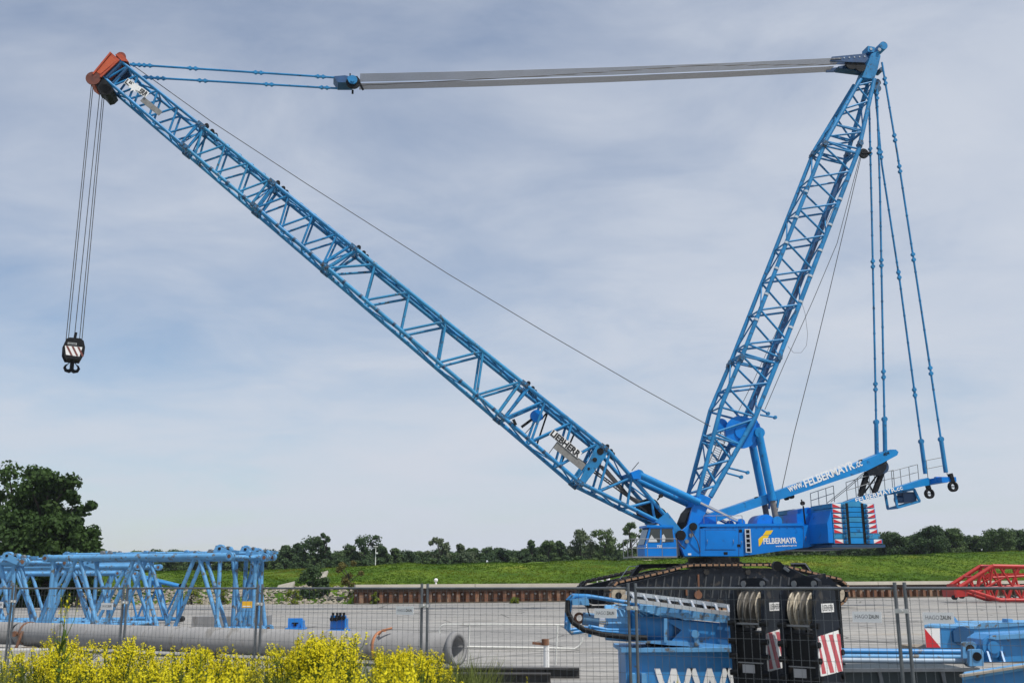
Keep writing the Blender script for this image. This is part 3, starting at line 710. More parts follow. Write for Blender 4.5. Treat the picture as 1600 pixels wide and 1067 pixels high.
for i in range(16):
    a = i*math.pi/8; r = 0.46 if i % 2 == 0 else 0.24; r *= (1.15, .8, 1.0, .9)[i//2 % 4]; star.append(c0 + xd*(r*math.cos(a)*1.15) + yd*(r*math.sin(a)*.9) + cn*0.012)
MB().prism(star, cn*0.02).build('peeled_patch', WHITE, b_)
mb = MB().beam(C(222, 155, .82), C(251, 178, .82), 0.05, 0.42, yd); mb.build('back_board', PLANK, crane)

# --- boom head (red) with sheaves
uv = (near(250, upl(250)) - near(200, upl(200))).normalized()
hd = crane
mb = MB(); prismC(mb, [(172, 81), (187, 94), (158, 121), (144, 115)], 0.9, -0.9); head = mb.build('boom_head', RED, crane)
mb = MB(); prismC(mb, [(172.5, 87), (182, 95), (157, 116), (149, 112)], .94, .9); mb.build('head_panel', mat('red_panel', (0.48, 0.085, 0.025), 0.55, var=0.15), head)
mb = MB(); prismC(mb, [(172, 81), (174, 82.5), (146, 116.5), (144, 115)], 1.02, .9); mb.mark(); prismC(mb, [(185, 92), (187, 94), (158, 121), (156, 120)], 1.02, .9); mb.each('head_flange', RED, head)
mb = MB(); prismC(mb, [(158, 119), (165, 124), (178, 141), (172, 147), (165, 149), (158, 141), (151, 136), (148, 128)], .85, -.85); mb.build('head_underframe', DARK, head)
mb = MB(); prismC(mb, [(147, 113), (157, 120), (153, 128), (148, 134), (140, 128), (138, 119), (141, 114)], 0.8, -0.8); mb.build('sheave_guard', RED, head)
mb = MB()
for q in range(6): mb.mark().disc(C(145.5, 123, -0.9+q*0.36), cn, 0.52, 0.10, 18)
mb.each('head_sheave', mat('rust_sheave', (0.13, 0.035, 0.02), 0.6, var=0.3), head)
mb = MB()
for q in range(5): mb.mark().disc(C(164, 141, -0.8+q*0.4), cn, 0.45, 0.10, 18)
mb.each('head_sheave', DARK, head)
mb = MB(); prismC(mb, [(180, 85), (189, 84), (196, 90), (201, 97), (190, 95)], 0.9, -0.9); mb.build('upper_guard', RED, head)
mb = MB()
for q in (-0.6, 0, 0.6): mb.mark().disc(C(189, 89, q), cn, 0.36, 0.12, 16)
mb.each('upper_sheave', mat('rust_sheave2', (0.2, 0.04, 0.02), 0.6, var=0.3), head)
mb = MB()
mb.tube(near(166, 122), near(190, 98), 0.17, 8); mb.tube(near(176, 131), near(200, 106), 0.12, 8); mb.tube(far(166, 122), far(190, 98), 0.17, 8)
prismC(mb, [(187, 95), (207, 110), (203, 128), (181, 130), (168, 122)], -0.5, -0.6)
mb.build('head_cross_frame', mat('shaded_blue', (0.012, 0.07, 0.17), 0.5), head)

# --- luffing pendants from boom head to equaliser block, and rope pack to the derrick head
def rod(p, q, r, links, name='pendant_rod', matl=BLUE, big=1.55):
    mb = MB(); mb.tube(p, q, r, 8)
    d = (q-p).normalized(); Ln = (q-p).length
    for f in links:
        c = p + d*Ln*f; mb.disc(c - d*0.18, cn, r*big, 0.24, 10); mb.disc(c + d*0.22, cn, r*big, 0.24, 10); mb.beam(c - d*0.4, c + d*0.42, r*2.2, r*1.5)
    return mb.build(name, matl, crane)
rod(C(203, 101, 0.75), C(522, 121.5, 0.75), 0.085, (0.03, 0.08, 0.30, 0.62, 0.93))
rod(C(222, 121, 0.3), C(527, 138.5, -0.1), 0.085, (0.03, 0.09, 0.30, 0.64, 0.93))
eq = MB(); prismC(eq, [(521, 119.5), (539, 118), (552, 121), (551, 129), (528, 129)], 0.7, -0.6); e_ = eq.build('equaliser_frame', mat('eq_blue', (0.014, 0.075, 0.20), 0.5, var=0.25), crane)
mb = MB(); mb.disc(C(551, 125, 0.85), cn, 0.36, 0.12, 18); mb.disc(C(551, 126, 0.94), cn, 0.14, 0.1, 12); mb.beam(C(543, 122, 0.8), C(553, 125, 0.8), 0.1, 0.28); mb.build('pivot_cap', BLUE, e_)
mb = MB()
for q in range(8): mb.mark().disc(C(552, 129, -0.85+q*0.22), cn, 0.55, 0.12, 18)
mb.each('sheave', DARK, e_)
mb = MB().beam(C(557, 120, 0.75), C(567.5, 141, -0.1), 0.12, 0.12); mb.disc(C(551, 144, 0), Z, 0.08, 0.3, 8); mb.disc(C(547, 118, .7), Z, 0.05, 0.3, 8); mb.build('rope_guard', DARK, e_)
for lo, hi in ((0.10, 1.30), (-1.25, -0.28)):
    mb = MB(); NR = 8
    for q in range(NR):
        t_ = lo + (hi-lo)*q/(NR-1)
        for dz in (0.0,):
            a = C(562, 128.5, 0) + cn*t_; b = C(1305, 102, 0) + cn*t_*0.95; mid = a.lerp(b, .5) - Z*0.18
            mb.path([a, a.lerp(mid, .5) - Z*0.05, mid, mid.lerp(b, .5) - Z*0.05, b], 0.030, 5)
    mb.build('luffing_rope_pack', ROPE, crane)
mb = MB()
a = C(562, 133, 0) - cn*0.1; b = C(1300, 101, 0); mb.path([a, a.lerp(b, .35) + Z*0.1, a.lerp(b, .7) + Z*0.42, b], 0.035, 5); mb.build('luffing_rope_pack', ROPED, crane)

# --- derrick mast
DL = [(1347,120),(1291,219),(1161.5,552),(1127,634),(1091,772)]
DR = [(1366,124),(1341.5,235),(1214,567),(1180,652),(1110,776)]
def interp(pl, y):
    for a, b in zip(pl, pl[1:]):
        if y <= b[1] or b is pl[-1]: return a[0]+(b[0]-a[0])*(y-a[1])/(b[1]-a[1])
def dw(y): return 0.55 + smooth(110, 260, y)*0.62
def dn(x, y): return C(x, y, dw(y))
def df(x, y): return C(x, y, dw(y)) - cn*(2*dw(y))
dsec = [([('R',128),('L',134),('R',158),('L',170),('R',204),('L',195),('R',207),('L',213)], 124, 226),
        ([('R',233),('L',221),('R',240),('L',228),('R',268),('L',278),('R',318),('L',327),('R',368),('L',378),('R',421.5),('L',430),('R',476),('L',484),('R',530),('L',537),('R',558)], 226, 560),
        ([('L',552),('R',568),('L',556),('R',598),('L',606),('R',651),('L',636)], 560, 652),
        ([('R',655),('L',676),('R',694),('L',682),('R',718),('L',728),('R',758),('L',767)], 652, 776)]
dparts = []
for k, (nodes, ya, yb) in enumerate(dsec):
    mb = MB()
    for pl in (DL, DR):
        ys = [ya] + [p[1] for p in pl if ya < p[1] < yb] + [yb]
        for fn in (dn, df):
            pts = [fn(interp(pl, y), y) for y in ys]
            for a, b in zip(pts, pts[1:]): mb.tube(a, b, 0.17 if pl is DL else 0.19, 10)
    sec = mb.build('derrick_section', BLUE, crane); dparts.append(sec)
    nn = [(c, interp(DL if c == 'L' else DR, y), y) for c, y in nodes]
    for fn in (dn, df):
        mb = MB(); pts = [fn(x, y) for _, x, y in nn]
        for a, b in zip(pts, pts[1:]): mb.tube(a, b, 0.088, 8)
        mb.build('lacing', BLUE, sec)
    for c in 'LR':
        q = [(x, y) for cc, x, y in nn if cc == c]; mb = MB()
        for i, (x, y) in enumerate(q):
            mb.tube(dn(x, y), df(x, y), 0.07, 6)
            if i+1 < len(q):
                a, b = ((dn, df) if i % 2 == 0 else (df, dn)); mb.tube(a(x, y), b(*q[i+1]), 0.06, 6)
        mb.build('cross_lacing', BLUE, sec)
# walkway strip on the rear face, clamps
mb = MB()
for y in range(250, 640, 6):
    x0, x1 = interp(DR, y), interp(DR, y+6); a = df(x0, y).lerp(dn(x0, y), .25); b = df(x1, y+6).lerp(dn(x1, y+6), .25); mb.beam(a, b, 0.34, 0.10, cn)
mb.build('rope_tray', mat('tray_blue', (0.012, 0.07, 0.19), 0.5), dparts[1])
mb = MB()
for pl in (DL, DR):
    for y in (226, 560):
        for fn in (dn, df):
            p = fn(interp(pl, y), y); d = (fn(interp(pl, y+5), y+5)-p).normalized(); mb.mark().beam(p - d*.34, p + d*.34, .36, .36, cn); mb.disc(p, cn, .2, .6, 10)
mb.each('joint_lug', MATS['greasy_blue'], dparts[1])
mb = MB(); p = C(1345, 240, 0.6); mb.disc(p + ca*-.25, cn, 0.42, 0.2, 16); mb.beam(p, p + ca*-0.9 + Z*0.1, 0.3, 0.12); mb.build('deflector_sheave', DARK, dparts[1])
mb = MB()
for y in range(300, 540, 40):
    p = dn(interp(DL, y), y); d = (dn(interp(DL, y+5), y+5)-p).normalized(); mb.mark().ring(p - d*.1, d, [(0, .19), (.18, .19)], 10)
    p = dn(interp(DR, y+12), y+12); mb.mark().ring(p - d*.1, d, [(0, .21), (.18, .21)], 10)
mb.each('pale_clamp', mat('pale_clamp', (0.45, 0.52, 0.58), 0.5), dparts[1])
# derrick head
mb = MB(); prismC(mb, [(1347, 121), (1353, 106), (1362, 84), (1372, 80), (1376, 88), (1371, 110), (1366, 124)], 0.62, -0.62); dh = mb.build('derrick_head', BLUE, crane)
mb = MB(); prismC(mb, [(1356, 72), (1367, 74), (1366, 82), (1356, 81)], 0.5, -0.5); mb.disc(C(1374, 78, 0), cn, 0.36, 1.5, 20); mb.build('head_bracket', BLUE, dh)
mb = MB(); mb.disc(C(1374, 78, 0.78), cn, 0.15, 0.1, 14); mb.mark().disc(C(1361, 77, .53), cn, .12, .05, 12); mb.each('head_pin', mat('pin_grey', (.35, .4, .45), .4), dh)
mb = MB(); prismC(mb, [(1300, 89), (1352, 84), (1357, 92), (1352, 98), (1297, 96)], 1.05, 0.95); prismC(mb, [(1300, 93), (1352, 88), (1357, 96), (1352, 102), (1297, 100)], 0.0, -0.1); prismC(mb, [(1292, 107), (1340, 103), (1352, 110), (1340, 112), (1291, 113)], -0.9, -1.0)
prismC(mb, [(1310, 104), (1350, 96), (1352, 112), (1312, 107)], 0.3, -0.5); sb = mb.build('sheave_block', mat('block_blue', (0.012, 0.06, 0.16), 0.5, var=0.3), crane)
mb = MB()
for q in range(7): mb.mark().disc(C(1330, 99, -0.9+q*0.3), cn, 0.58, 0.12, 18)
for q in range(7): mb.mark().disc(C(1344, 104, -0.9+q*0.3), cn, 0.5, 0.12, 18)
mb.each('sheave', DARK, sb)
mb = MB()
for x in range(1303, 1352, 8): mb.mark().disc(C(x, 92-(x-1303)*.07, 1.06), cn, 0.07, 0.05, 8)
mb.each('bolt', MATS['pin_grey'], sb)
mb = MB(); mb.disc(C(1370, 130, -.2), cn, .32, .3, 14); mb.disc(C(1370, 139, -.2), cn, .34, .3, 14); mb.beam(C(1358, 142, -.2), C(1370, 138, -.2), .2, .12); mb.disc(C(1374, 112, 0), cn, .2, .8, 10); mb.build('hanger_link', MATS['greasy_blue'], dh)
# main winch inside the derrick foot
mb = MB(); mb.disc(C(1158, 675, 0), cn, 1.05, 1.7, 26); dr = mb.build('derrick_winch', BLUED, crane)
mb = MB()
for tt in (0.95, -0.95): mb.mark().disc(C(1158, 675, tt), cn, 1.25, 0.12, 26); mb.disc(C(1158, 675, tt*1.1), cn, .5, .1, 18)
prismC(mb, [(1140, 668), (1168, 655), (1182, 654), (1189, 668), (1180, 694), (1160, 700), (1148, 694)], -0.8, -0.9); mb.each('winch_flange', BLUED, dr)
mb = MB(); prismC(mb, [(1176, 655), (1187, 662), (1190, 690), (1178, 700), (1166, 690)], 0.9, 0.75); mb.build('winch_bracket', BLUED, dr)
mb = MB(); mb.disc(C(1127, 664, 0.2), cn, 0.5, 0.24, 18); mb.build('guide_sheave', BLUED, dr)
# ladder inside derrick foot
mb = MB()
a, b = C(1096, 770, 0), C(1138, 660, 0); d = (b-a).normalized(); sd = cn.cross(d).normalized()
for q in (-.28, .28): mb.beam(a + sd*q, b + sd*q, .05, .06)
for q in range(34): c = a.lerp(b, q/34); mb.tube(c - sd*.28, c + sd*.28, .022, 5)
mb.build('mast_ladder', GREY, dparts[3])
mb = MB()      # foot plates
for tt in (1.17, -1.17): mb.mark(); prismC(mb, [(1091, 770), (1112, 778), (1103, 800), (1095, 815), (1086, 824), (1074, 822), (1080, 800)], tt+.14, tt-.14)
prismC(mb, [(1092, 772), (1110, 778), (1104, 793), (1084, 793)], 1.0, -1.0); mb.build('mast_foot', BLUED, crane)
mb = MB(); prismC(mb, [(1085, 790), (1084, 800), (1080, 815), (1073, 826), (1070, 815), (1076, 800)], 0.9, -0.9); mb.build('foot_fairing', DARK, crane)
mb = MB()
for (x0, y0, x1, y1, tt) in ((1098, 680, 1108, 684, 1.3), (1097, 691, 1110, 696, 1.2), (1140, 731, 1168, 738, 1.3), (1136, 739, 1158, 745, 1.3), (1188, 648, 1211, 652, 1.2), (1190, 640, 1200, 646, 1.1)):
    mb.mark().tube(C(x0, y0, tt), C(x1, y1, tt), 0.075, 8); mb.disc(C(x1, y1, tt), cn, 0.14, 0.22, 10)
mb.each('bracket_arm', BLUE, crane)
# mast back stays
for tt in (1.0, -0.55):
    mb = MB(); a = C(1185.5, 676, 1.0) + cn*(tt-1.0); b = C(1207, 782, 1.0) + cn*(tt-1.0); c = C(1213, 814, 1.0) + cn*(tt-1.0)
    mb.tube(a, b, 0.30, 14); st = mb.build('mast_backstay', BLUEM, crane)
    MB().tube(b, c, 0.22, 12).build('stay_rod', mat('stay_rust', (0.16, 0.15, 0.14), .5, var=.3), st)
    mb = MB(); mb.disc(c, cn, 0.36, .5, 14); mb.mark().beam(b + Z*0.1 - ca*0.45, b - Z*0.5 - ca*0.35, .2, .12); mb.mark().disc(a, cn, .4, .5, 14); mb.each('stay_eye', BLUEM, st)
# boom backstop cylinders
for tt in (1.35, -0.8):
    off = cn*(tt-1.35); a = C(998, 741, 1.35)+off; b = C(1093, 785, 1.35)+off; c = C(1157, 816.5, 1.35)+off
    mb = MB().tube(a, b, 0.26, 14); mb.disc(a, cn, .34, .4, 14); cy = mb.build('backstop_cylinder', BLUEM, crane)
    mb = MB().tube(b, c, 0.13, 12); mb.build('piston_rod', CHROME, cy)
    mb = MB(); mb.disc(c, cn, .3, .4, 12); mb.build('rod_eye', BLUED, cy)
mb = MB(); prismC(mb, [(986, 738), (998, 733), (1003, 741), (1001, 748), (990, 748)], 1.6, -1.0); mb.build('backstop_bracket', BLUED, crane)
mb = MB(); mb.tube(C(987, 735, 1.4), C(998, 722, 1.4), .03, 6); mb.tube(C(1027, 781, 1.6), C(1031, 776, 1.6), .06, 6); mb.disc(C(1032.5, 774.5, 1.6), cn, .14, .3, 10); mb.build('aerial', DARK, crane)
# hoist winches / hoses within boom foot
mb = MB()
for i in range(9):
    a = C(930+i*2, 722+i*1.0, .9-i*.2); b = C(1010+i*1.5, 800-i*1.0, .9-i*.2); mid = a.lerp(b, .5) - Z*(.25+.05*i)
    mb.path([a, mid, b], .035, 5)
a, b = C(878, 700, 0), C(1000, 788, 0); d = (b-a).normalized(); sd = cn
for q in (-.35, .35): mb.beam(a + sd*q, b + sd*q, .06, .1)
for q in range(30): c = a.lerp(b, q/30); mb.tube(c - sd*.35, c + sd*.35, .025, 5)
mb.build('hose_bundle', ROPED, crane)
mb = MB(); mb.disc(C(1012, 795, 0), cn, .75, 1.4, 22); mb.mark().disc(C(1026, 806, 0), cn, .6, 1.2, 22); mb.each('hoist_winch', DARK, crane)
mb = MB(); mb.disc(C(838, 650, 0.3), cn, .46, .35, 20); g = mb.build('deflector_sheave', BLUED, crane)
mb = MB(); mb.beam(C(838, 650, .3), C(815, 667, .3), .16, .2); mb.beam(C(806, 664, 1.2), C(802, 655, 1.2), .1, .2); mb.beam(C(846, 655, -1.2), C(858, 640, -1.2), .12, .12); mb.beam(C(875, 728, -1.2), C(897, 678, -1.2), .12, .12); mb.beam(C(838, 697, -1.2), C(857, 640, -1.2), .12, .12); mb.tube(C(820, 678, 1), C(836, 660, 1), .03, 5); mb.tube(C(858, 708, 1), C(871, 690, 1), .03, 5)
mb.build('sheave_arm', DARK, g)

# --- hoist and auxiliary ropes
def rope(pts, r, name='hoist_rope', m_=ROPED):
    pts = [V(p) for p in pts]; mb = MB().path(pts, r, 5); return mb.build(name, m_, crane)
pp = [(203, 99), (330, 190), (480, 288), (700, 428), (850, 518), (1000, 605), (1110, 666)]
fine = []
for a, b in zip(pp, pp[1:]):
    for q in range(4): fine.append((a[0]+(b[0]-a[0])*q/4, a[1]+(b[1]-a[1])*q/4))
fine.append(pp[-1])
rope([C(x, y, 0.1) for x, y in fine], 0.03)
rope([C(x, y, 0.2) for x, y in ((1347, 238), (1322, 345), (1296, 455), (1268, 570), (1240, 680), (1214, 800))], 0.03)
rope([C(x, y, 0.0) for x, y in ((1345, 240), (1308, 380), (1270, 470), (1225, 570), (1195, 640))], 0.026)
rope([C(x, y, -.2) for x, y in ((1340, 244), (1300, 330), (1240, 460), (1175, 600), (1130, 690))], 0.022)
rope([C(x, y, 0.3) for x, y in ((1231, 541), (1240, 551), (1252, 551), (1260, 540), (1262, 522), (1258, 490), (1252, 470))], 0.014)
# --- four ballast pendants behind the derrick
def strand(pts, t0, t1, links):
    P = [C(x, y, t0 + (t1-t0)*i/(len(pts)-1)) for i, (x, y) in enumerate(pts)]
    mb = MB()
    for a, b in zip(P, P[1:]): mb.tube(a, b, 0.085, 7)
    Ln = [(b-a).length for a, b in zip(P, P[1:])]; tot = sum(Ln)
    for f in links:
        q = f*tot; i = 0
        while i < len(Ln)-1 and q > Ln[i]: q -= Ln[i]; i += 1
        d = (P[i+1]-P[i]).normalized(); c = P[i] + d*q
        mb.disc(c - d*.22, cn, .155, .24, 10); mb.disc(c + d*.24, cn, .155, .24, 10); mb.beam(c - d*.45, c + d*.45, .18, .12)
    for f in np.linspace(.05, .95, 14):
        q = f*tot; i = 0
        while i < len(Ln)-1 and q > Ln[i]: q -= Ln[i]; i += 1
        d = (P[i+1]-P[i]).normalized(); c = P[i] + d*q; mb.ring(c, d, [(0, .11), (.1, .11)], 8)
    d = (P[-1]-P[-2]).normalized(); mb.tube(P[-1] - d*2.6, P[-1], .17, 10); mb.disc(P[-1]-d*2.6, cn, .2, .3, 10)
    return mb.build('ballast_pendant', BLUE, crane)
strand([(1378, 98), (1402, 240), (1439, 480), (1478, 738)], 0.7, 1.4, (.05, .20, .28, .50, .77))
strand([(1367, 140), (1378, 258), (1406, 440), (1446, 740)], -.5, -1.4, (.0, .18, .50, .80))
strand([(1370, 140), (1375, 300), (1380, 560), (1383, 706)], 0.55, 0.45, (.02, .18, .50, .80))
strand([(1358, 160), (1362, 330), (1367, 560), (1370, 710)], -.5, -0.6, (.15, .48, .82))

# --- ballast beams
def boxbeam(poly, t0, t1, name): mb = MB(); prismC(mb, poly, t0, t1); return mb.build(name, BLUEM, crane)
b1 = boxbeam([(1098, 806), (1150, 789), (1260, 751), (1330, 727), (1391, 702), (1400, 702), (1404, 706), (1402, 711), (1385, 720), (1355, 735), (1262, 766), (1160, 800), (1100, 822)], 0.75, -0.75, 'ballast_beam')
A = C(1234, 769.5, 0.755); B = C(1351, 724, 0.755); xd = (B-A).normalized(); yd = (Z - xd*Z.dot(xd)).normalized()
A2 = C(1259, 759, 0.755); B2 = C(1337, 730, 0.755)
lettering('www.', C(1233, 769, .755), xd, yd, (C(1257, 761, .755)-C(1233, 769, .755)).length, 0.40, WHITE, b1, bold=0.02)
lettering('FELBERMAYR', C(1259, 761.5, .755), xd, yd, (B2-A2).length, 0.64, WHITE, b1, bold=0.03)
lettering('.cc', C(1338, 731, .755), xd, yd, 0.6, 0.40, WHITE, b1, bold=0.02)
lettering('404', C(1381, 713, .755), xd, yd, 0.55, 0.28, DARK, b1, bold=0.02)
mb = MB()
for x, y in ((1229, 778), (1237, 775.5), (1326, 738), (1333, 735), (1346, 733), (1352, 731)): mb.mark().disc(C(x, y, 0.5), cn, 0.17, 0.3, 10)
for x, y in ((1180, 778), (1246, 756), (1300, 737), (1343, 720)): mb.beam(C(x, y, .5), C(x+3, y-1, .5), .3, .14)
mb.each('cable_roller', DARK, b1)
mb = MB(); prismC(mb, [(1095, 806), (1120, 802), (1120, 824), (1092, 822)], .95, .76); mb.build('pivot_cheek', BLUED, b1)
# black winch and rams hung beneath the beam end
mb = MB(); mb.disc(C(1373, 730, 0), cn, 0.55, 1.1, 22); hw = mb.build('ballast_winch', mat('winch_blue', (0.012, .05, .12), .5), crane)
mb = MB(); prismC(mb, [(1354, 735), (1386, 718), (1385, 732), (1376, 743), (1357, 742)], .7, .6); mb.mark(); prismC(mb, [(1354, 735), (1386, 718), (1385, 732), (1376, 743), (1357, 742)], -.6, -.7); mb.each('winch_cheek', BLOCK, hw)
for (x0, y0, x1, y1) in ((1355, 738, 1344, 775), (1378, 738, 1366, 770)):
    MB().tube(C(x0, y0, .3), C(x1, y1, .3), .22, 12).build('ballast_ram', DARK, crane)
mb = MB(); mb.beam(C(1350, 770, .1), C(1372, 740, .1), .1, .1); mb.beam(C(1352, 745, .1), C(1364, 768, .1), .1, .1); mb.build('ram_brace', DARK, crane)
b2 = boxbeam([(1270, 803), (1318, 786), (1340, 777), (1402, 761), (1450, 746), (1455, 749), (1455, 757), (1400, 768), (1340, 785), (1318, 796), (1270, 812)], 0.55, -0.55, 'ballast_guide_beam')
p0, p1 = C(1343, 784.5, .555), C(1411, 764.5, .555); xd = (p1-p0).normalized(); yd = (Z - xd*Z.dot(xd)).normalized()
lettering('FELBERMAYR.cc', C(1338, 785.8, .555), xd, yd, (p1-C(1338, 785.8, .555)).length, 0.36, WHITE, b2, bold=0.02)
mb = MB(); ce = C(1452, 751, 0); mb.beam(ce + cn*-1.75 - Z*.1, ce + cn*2.1 - Z*.1, .5, .42); mb.beam(ce - ca*1.4 + cn*1.3, ce + ca*.3 + cn*1.3, .3, .36); cb = mb.build('cross_beam', BLUED, crane)
for tt, (x, y) in ((1.4, (1489, 760)), (-1.4, (1452, 771))):
    c = C(x, y, tt); mb = MB(); mb.ring(c - cn*.12, cn, [(0, .22), (0, .40), (.24, .40), (.24, .22), (0, .22)], 20); mb.beam(c + Z*.35, c + Z*1.0 + ca*.15, .3, .3); mb.beam(c - ca*.3, c + ca*.3, .1, .08); mb.build('guide_wheel', DARK, cb)
mb = MB(); q = [C(1398, 770, .2), C(1428, 764, .2), C(1437, 783, .2), C(1402, 793, .2)]
for i in range(4):
    mb.beam(q[i], q[(i+1) % 4], .16, .16); mb.beam(q[i]-cn*1.4, q[(i+1) % 4]-cn*1.4, .16, .16); mb.beam(q[i], q[i]-cn*1.4, .14, .14)
fr = mb.build('power_pack', BLUE, crane)
mb = MB(); mb.box(C(1417, 777, -.4), (1.1, .9, .8), (ca, cn, Z)); mb.disc(C(1404, 780, -.3), ca, .3, .5, 14); mb.build('motor', MATS['winch_blue'], fr)
def hrail(pts, t, posts, h, name='handrail'):
    """railing along a pixel base line; posts stand h high"""
    mb = MB(); base = [C(x, y, t) for x, y in pts]
    a, b = base[0], base[-1]
    for hh in (h, h*.55): mb.tube(a + Z*hh, b + Z*hh, .028, 6)
    for i in range(posts+1): c = a.lerp(b, i/posts); mb.tube(c, c + Z*h, .028, 6)
    return mb.build(name, GREY, b2)
hrail([(1268, 796), (1304, 784)], -.5, 3, 1.25); hrail([(1324, 781), (1360, 770)], .55, 2, 1.35); hrail([(1338, 776), (1398, 761)], -.5, 4, 1.35)
hrail([(1395, 763), (1436, 752)], -.5, 3, 1.35); hrail([(1450, 748), (1480, 742)], 0.2, 1, 1.45)
rope([C(1350, 738, -.3), C(1318, 765, -.3), C(1292, 786, -.3)], .025, 'control_cable'); rope([C(1353, 738, .3), C(1322, 765, .3), C(1298, 784, .3)], .025, 'control_cable')

# --- superstructure
TS = 1.85
mb = MB(); prismC(mb, [(1093, 826), (1110, 821.5), (1255, 820.5), (1278, 818), (1283, 850), (1265, 854), (1160, 868.5), (1094, 868.5)], TS, -TS); sup = mb.build('superstructure', BLUED, crane)
mb = MB(); prismC(mb, [(1102, 828), (1148, 828), (1148, 858), (1103, 858)], TS+.03, TS); mb.build('access_panel', BLUED, sup)
mb = MB()
for q in ([(1101, 827), (1149.5, 827), (1149.5, 828), (1101, 828)], [(1101, 858), (1149.5, 858), (1149.5, 859), (1101, 859)], [(1093.4, 822), (1094.4, 822), (1094.4, 868), (1093.4, 868)], [(1154, 822), (1155, 822), (1155, 868), (1154, 868)], [(1255, 822), (1255.8, 822), (1255.8, 855), (1255, 855)]): mb.mark(); prismC(mb, q, TS+.012, TS)
mb.each('panel_seam', mat('seam_blue', (0.006, .07, .26), .5), sup)
mb = MB()
for x, y, w_, h_ in ((1157, 829, 5, 4.5), (1154.5, 852, 5, 4), (1134, 864, 6, 4)): mb.mark(); prismC(mb, [(x-w_/2, y-h_/2), (x+w_/2, y-h_/2), (x+w_/2, y+h_/2), (x-w_/2, y+h_/2)], TS+.02, TS)
mb.each('vent_opening', DARK, sup)
mb = MB(); prismC(mb, [(1093, 818.5), (1255, 817), (1255, 821), (1093, 822.5)], TS+.06, -TS-.06); mb.build('deck_edge', BLUED, sup)
mb = MB()
a0, a1 = C(1164.2, 826, TS+.12), C(1166, 863, TS+.12); b0, b1_ = C(1171.5, 826, TS+.12), C(1173.5, 863, TS+.12)
mb.beam(a0, a1, .07, .09, ca); mb.beam(b0, b1_, .07, .09, ca)
for q in range(6): mb.beam(a0.lerp(a1, q/5.0*.96+.02), b0.lerp(b1_, q/5.0*.96+.02), .06, .07)
lad = mb.build('access_ladder', ALU, sup)
mb = MB()
for q in range(5):
    f0, f1 = (q+.16)/5, (q+.84)/5
    mb.prism([a0.lerp(a1, f0) - cn*.1, b0.lerp(b1_, f0) - cn*.1, b0.lerp(b1_, f1) - cn*.1, a0.lerp(a1, f1) - cn*.1], cn*.02)
mb.each('step_recess', DARK, lad)
mb = MB()
for x, y in ((1105, 843), (1146, 843), (1159, 845), (1259, 838)): mb.mark().path([C(x, y, TS), C(x, y, TS+.1), C(x, y+6, TS+.1), C(x, y+6, TS)], .018, 5)
mb.each('grab_handle', GREY, sup)
mb = MB()
for x in range(1098, 1256, 12): mb.mark().disc(C(x, 824.3, TS+.02), cn, .035, .04, 6)
mb.each('panel_bolt', MATS['seam_blue'], sup)
mb = MB(); a_, b_ = C(1100, 817.5, TS-.1), C(1160, 817, TS-.1)
for f in (0, .33, .66, 1): mb.tube(a_.lerp(b_, f), a_.lerp(b_, f) + Z*.55, .022, 6)
mb.tube(a_ + Z*.55, b_ + Z*.55, .022, 6); mb.build('deck_rail', GREY, sup)
mb = MB(); mb.path([C(1094, 862, TS+.12), C(1090, 846, TS+.3), C(1083, 834, TS+.35), C(1078, 826, TS+.2)], .035, 6); mb.mark().path([C(1060, 846, 2.2), C(1064, 852, 2.3), C(1070, 857, 2.2)], .05, 6); mb.each('hydraulic_hose', ROPED, crane)
# maker's mark of the hire company: yellow F flag and lettering
mb = MB(); prismC(mb, [(1197, 828.5), (1208, 828), (1204, 834.5), (1192, 836)], TS+.015, TS); prismC(mb, [(1191, 836.6), (1202, 835.6), (1199, 841), (1193, 842), (1189.5, 850), (1185.8, 853.5), (1185, 842)], TS+.015, TS); mb.build('logo_flag', YELL, sup)
p0, p1 = C(1193, 849.5, TS+.005), C(1245, 848.2, TS+.005); xd = (p1-p0).normalized(); yd = (Z - xd*Z.dot(xd)).normalized()
lettering('FELBERMAYR', p0, xd, yd, (p1-p0).length, .42, WHITE, sup, bold=.03)
p0, p1 = C(1212, 855, TS+.005), C(1245, 853.6, TS+.005); lettering('www.felbermayr.cc', p0, (p1-p0).normalized(), yd, (p1-p0).length, .17, WHITE, sup, bold=.02)
# front cheek plates with pins
for tt in (TS+.08, -TS):
    mb = MB(); prismC(mb, [(1066, 829), (1076, 820), (1082, 815), (1089, 815), (1093, 822), (1093, 868.5), (1070, 868.5), (1063, 852), (1061, 838)], tt, tt-.35); ck = mb.build('pivot_cheek', BLUED, crane)
    if tt > 0:
        mb = MB()
        for x, y, r in ((1063.7, 836, .36), (1083, 822.5, .28)): mb.mark().disc(C(x, y, tt+.08), cn, r, .2, 18)
        mb.each('pivot_pin', DARK, ck)
        mb = MB()
        for x, y, r in ((1079.5, 836, .15), (1072.7, 845.5, .14)): mb.mark().disc(C(x, y, tt+.06), cn, r, .2, 14); mb.beam(C(x-2, y+1, tt+.05), C(x+2, y+1, tt+.05), .2, .1)
        mb.each('lock_pin', GREY, ck)
        mb = MB(); prismC(mb, [(1075, 864), (1080, 864), (1080, 867), (1075, 867)], tt+.012, tt); mb.build('data_plate', WHITE, ck)
mb = MB(); prismC(mb, [(1060, 832), (1093, 826), (1093, 868), (1062, 868)], 1.2, -1.6); mb.build('front_frame', MATS['winch_blue'], crane)
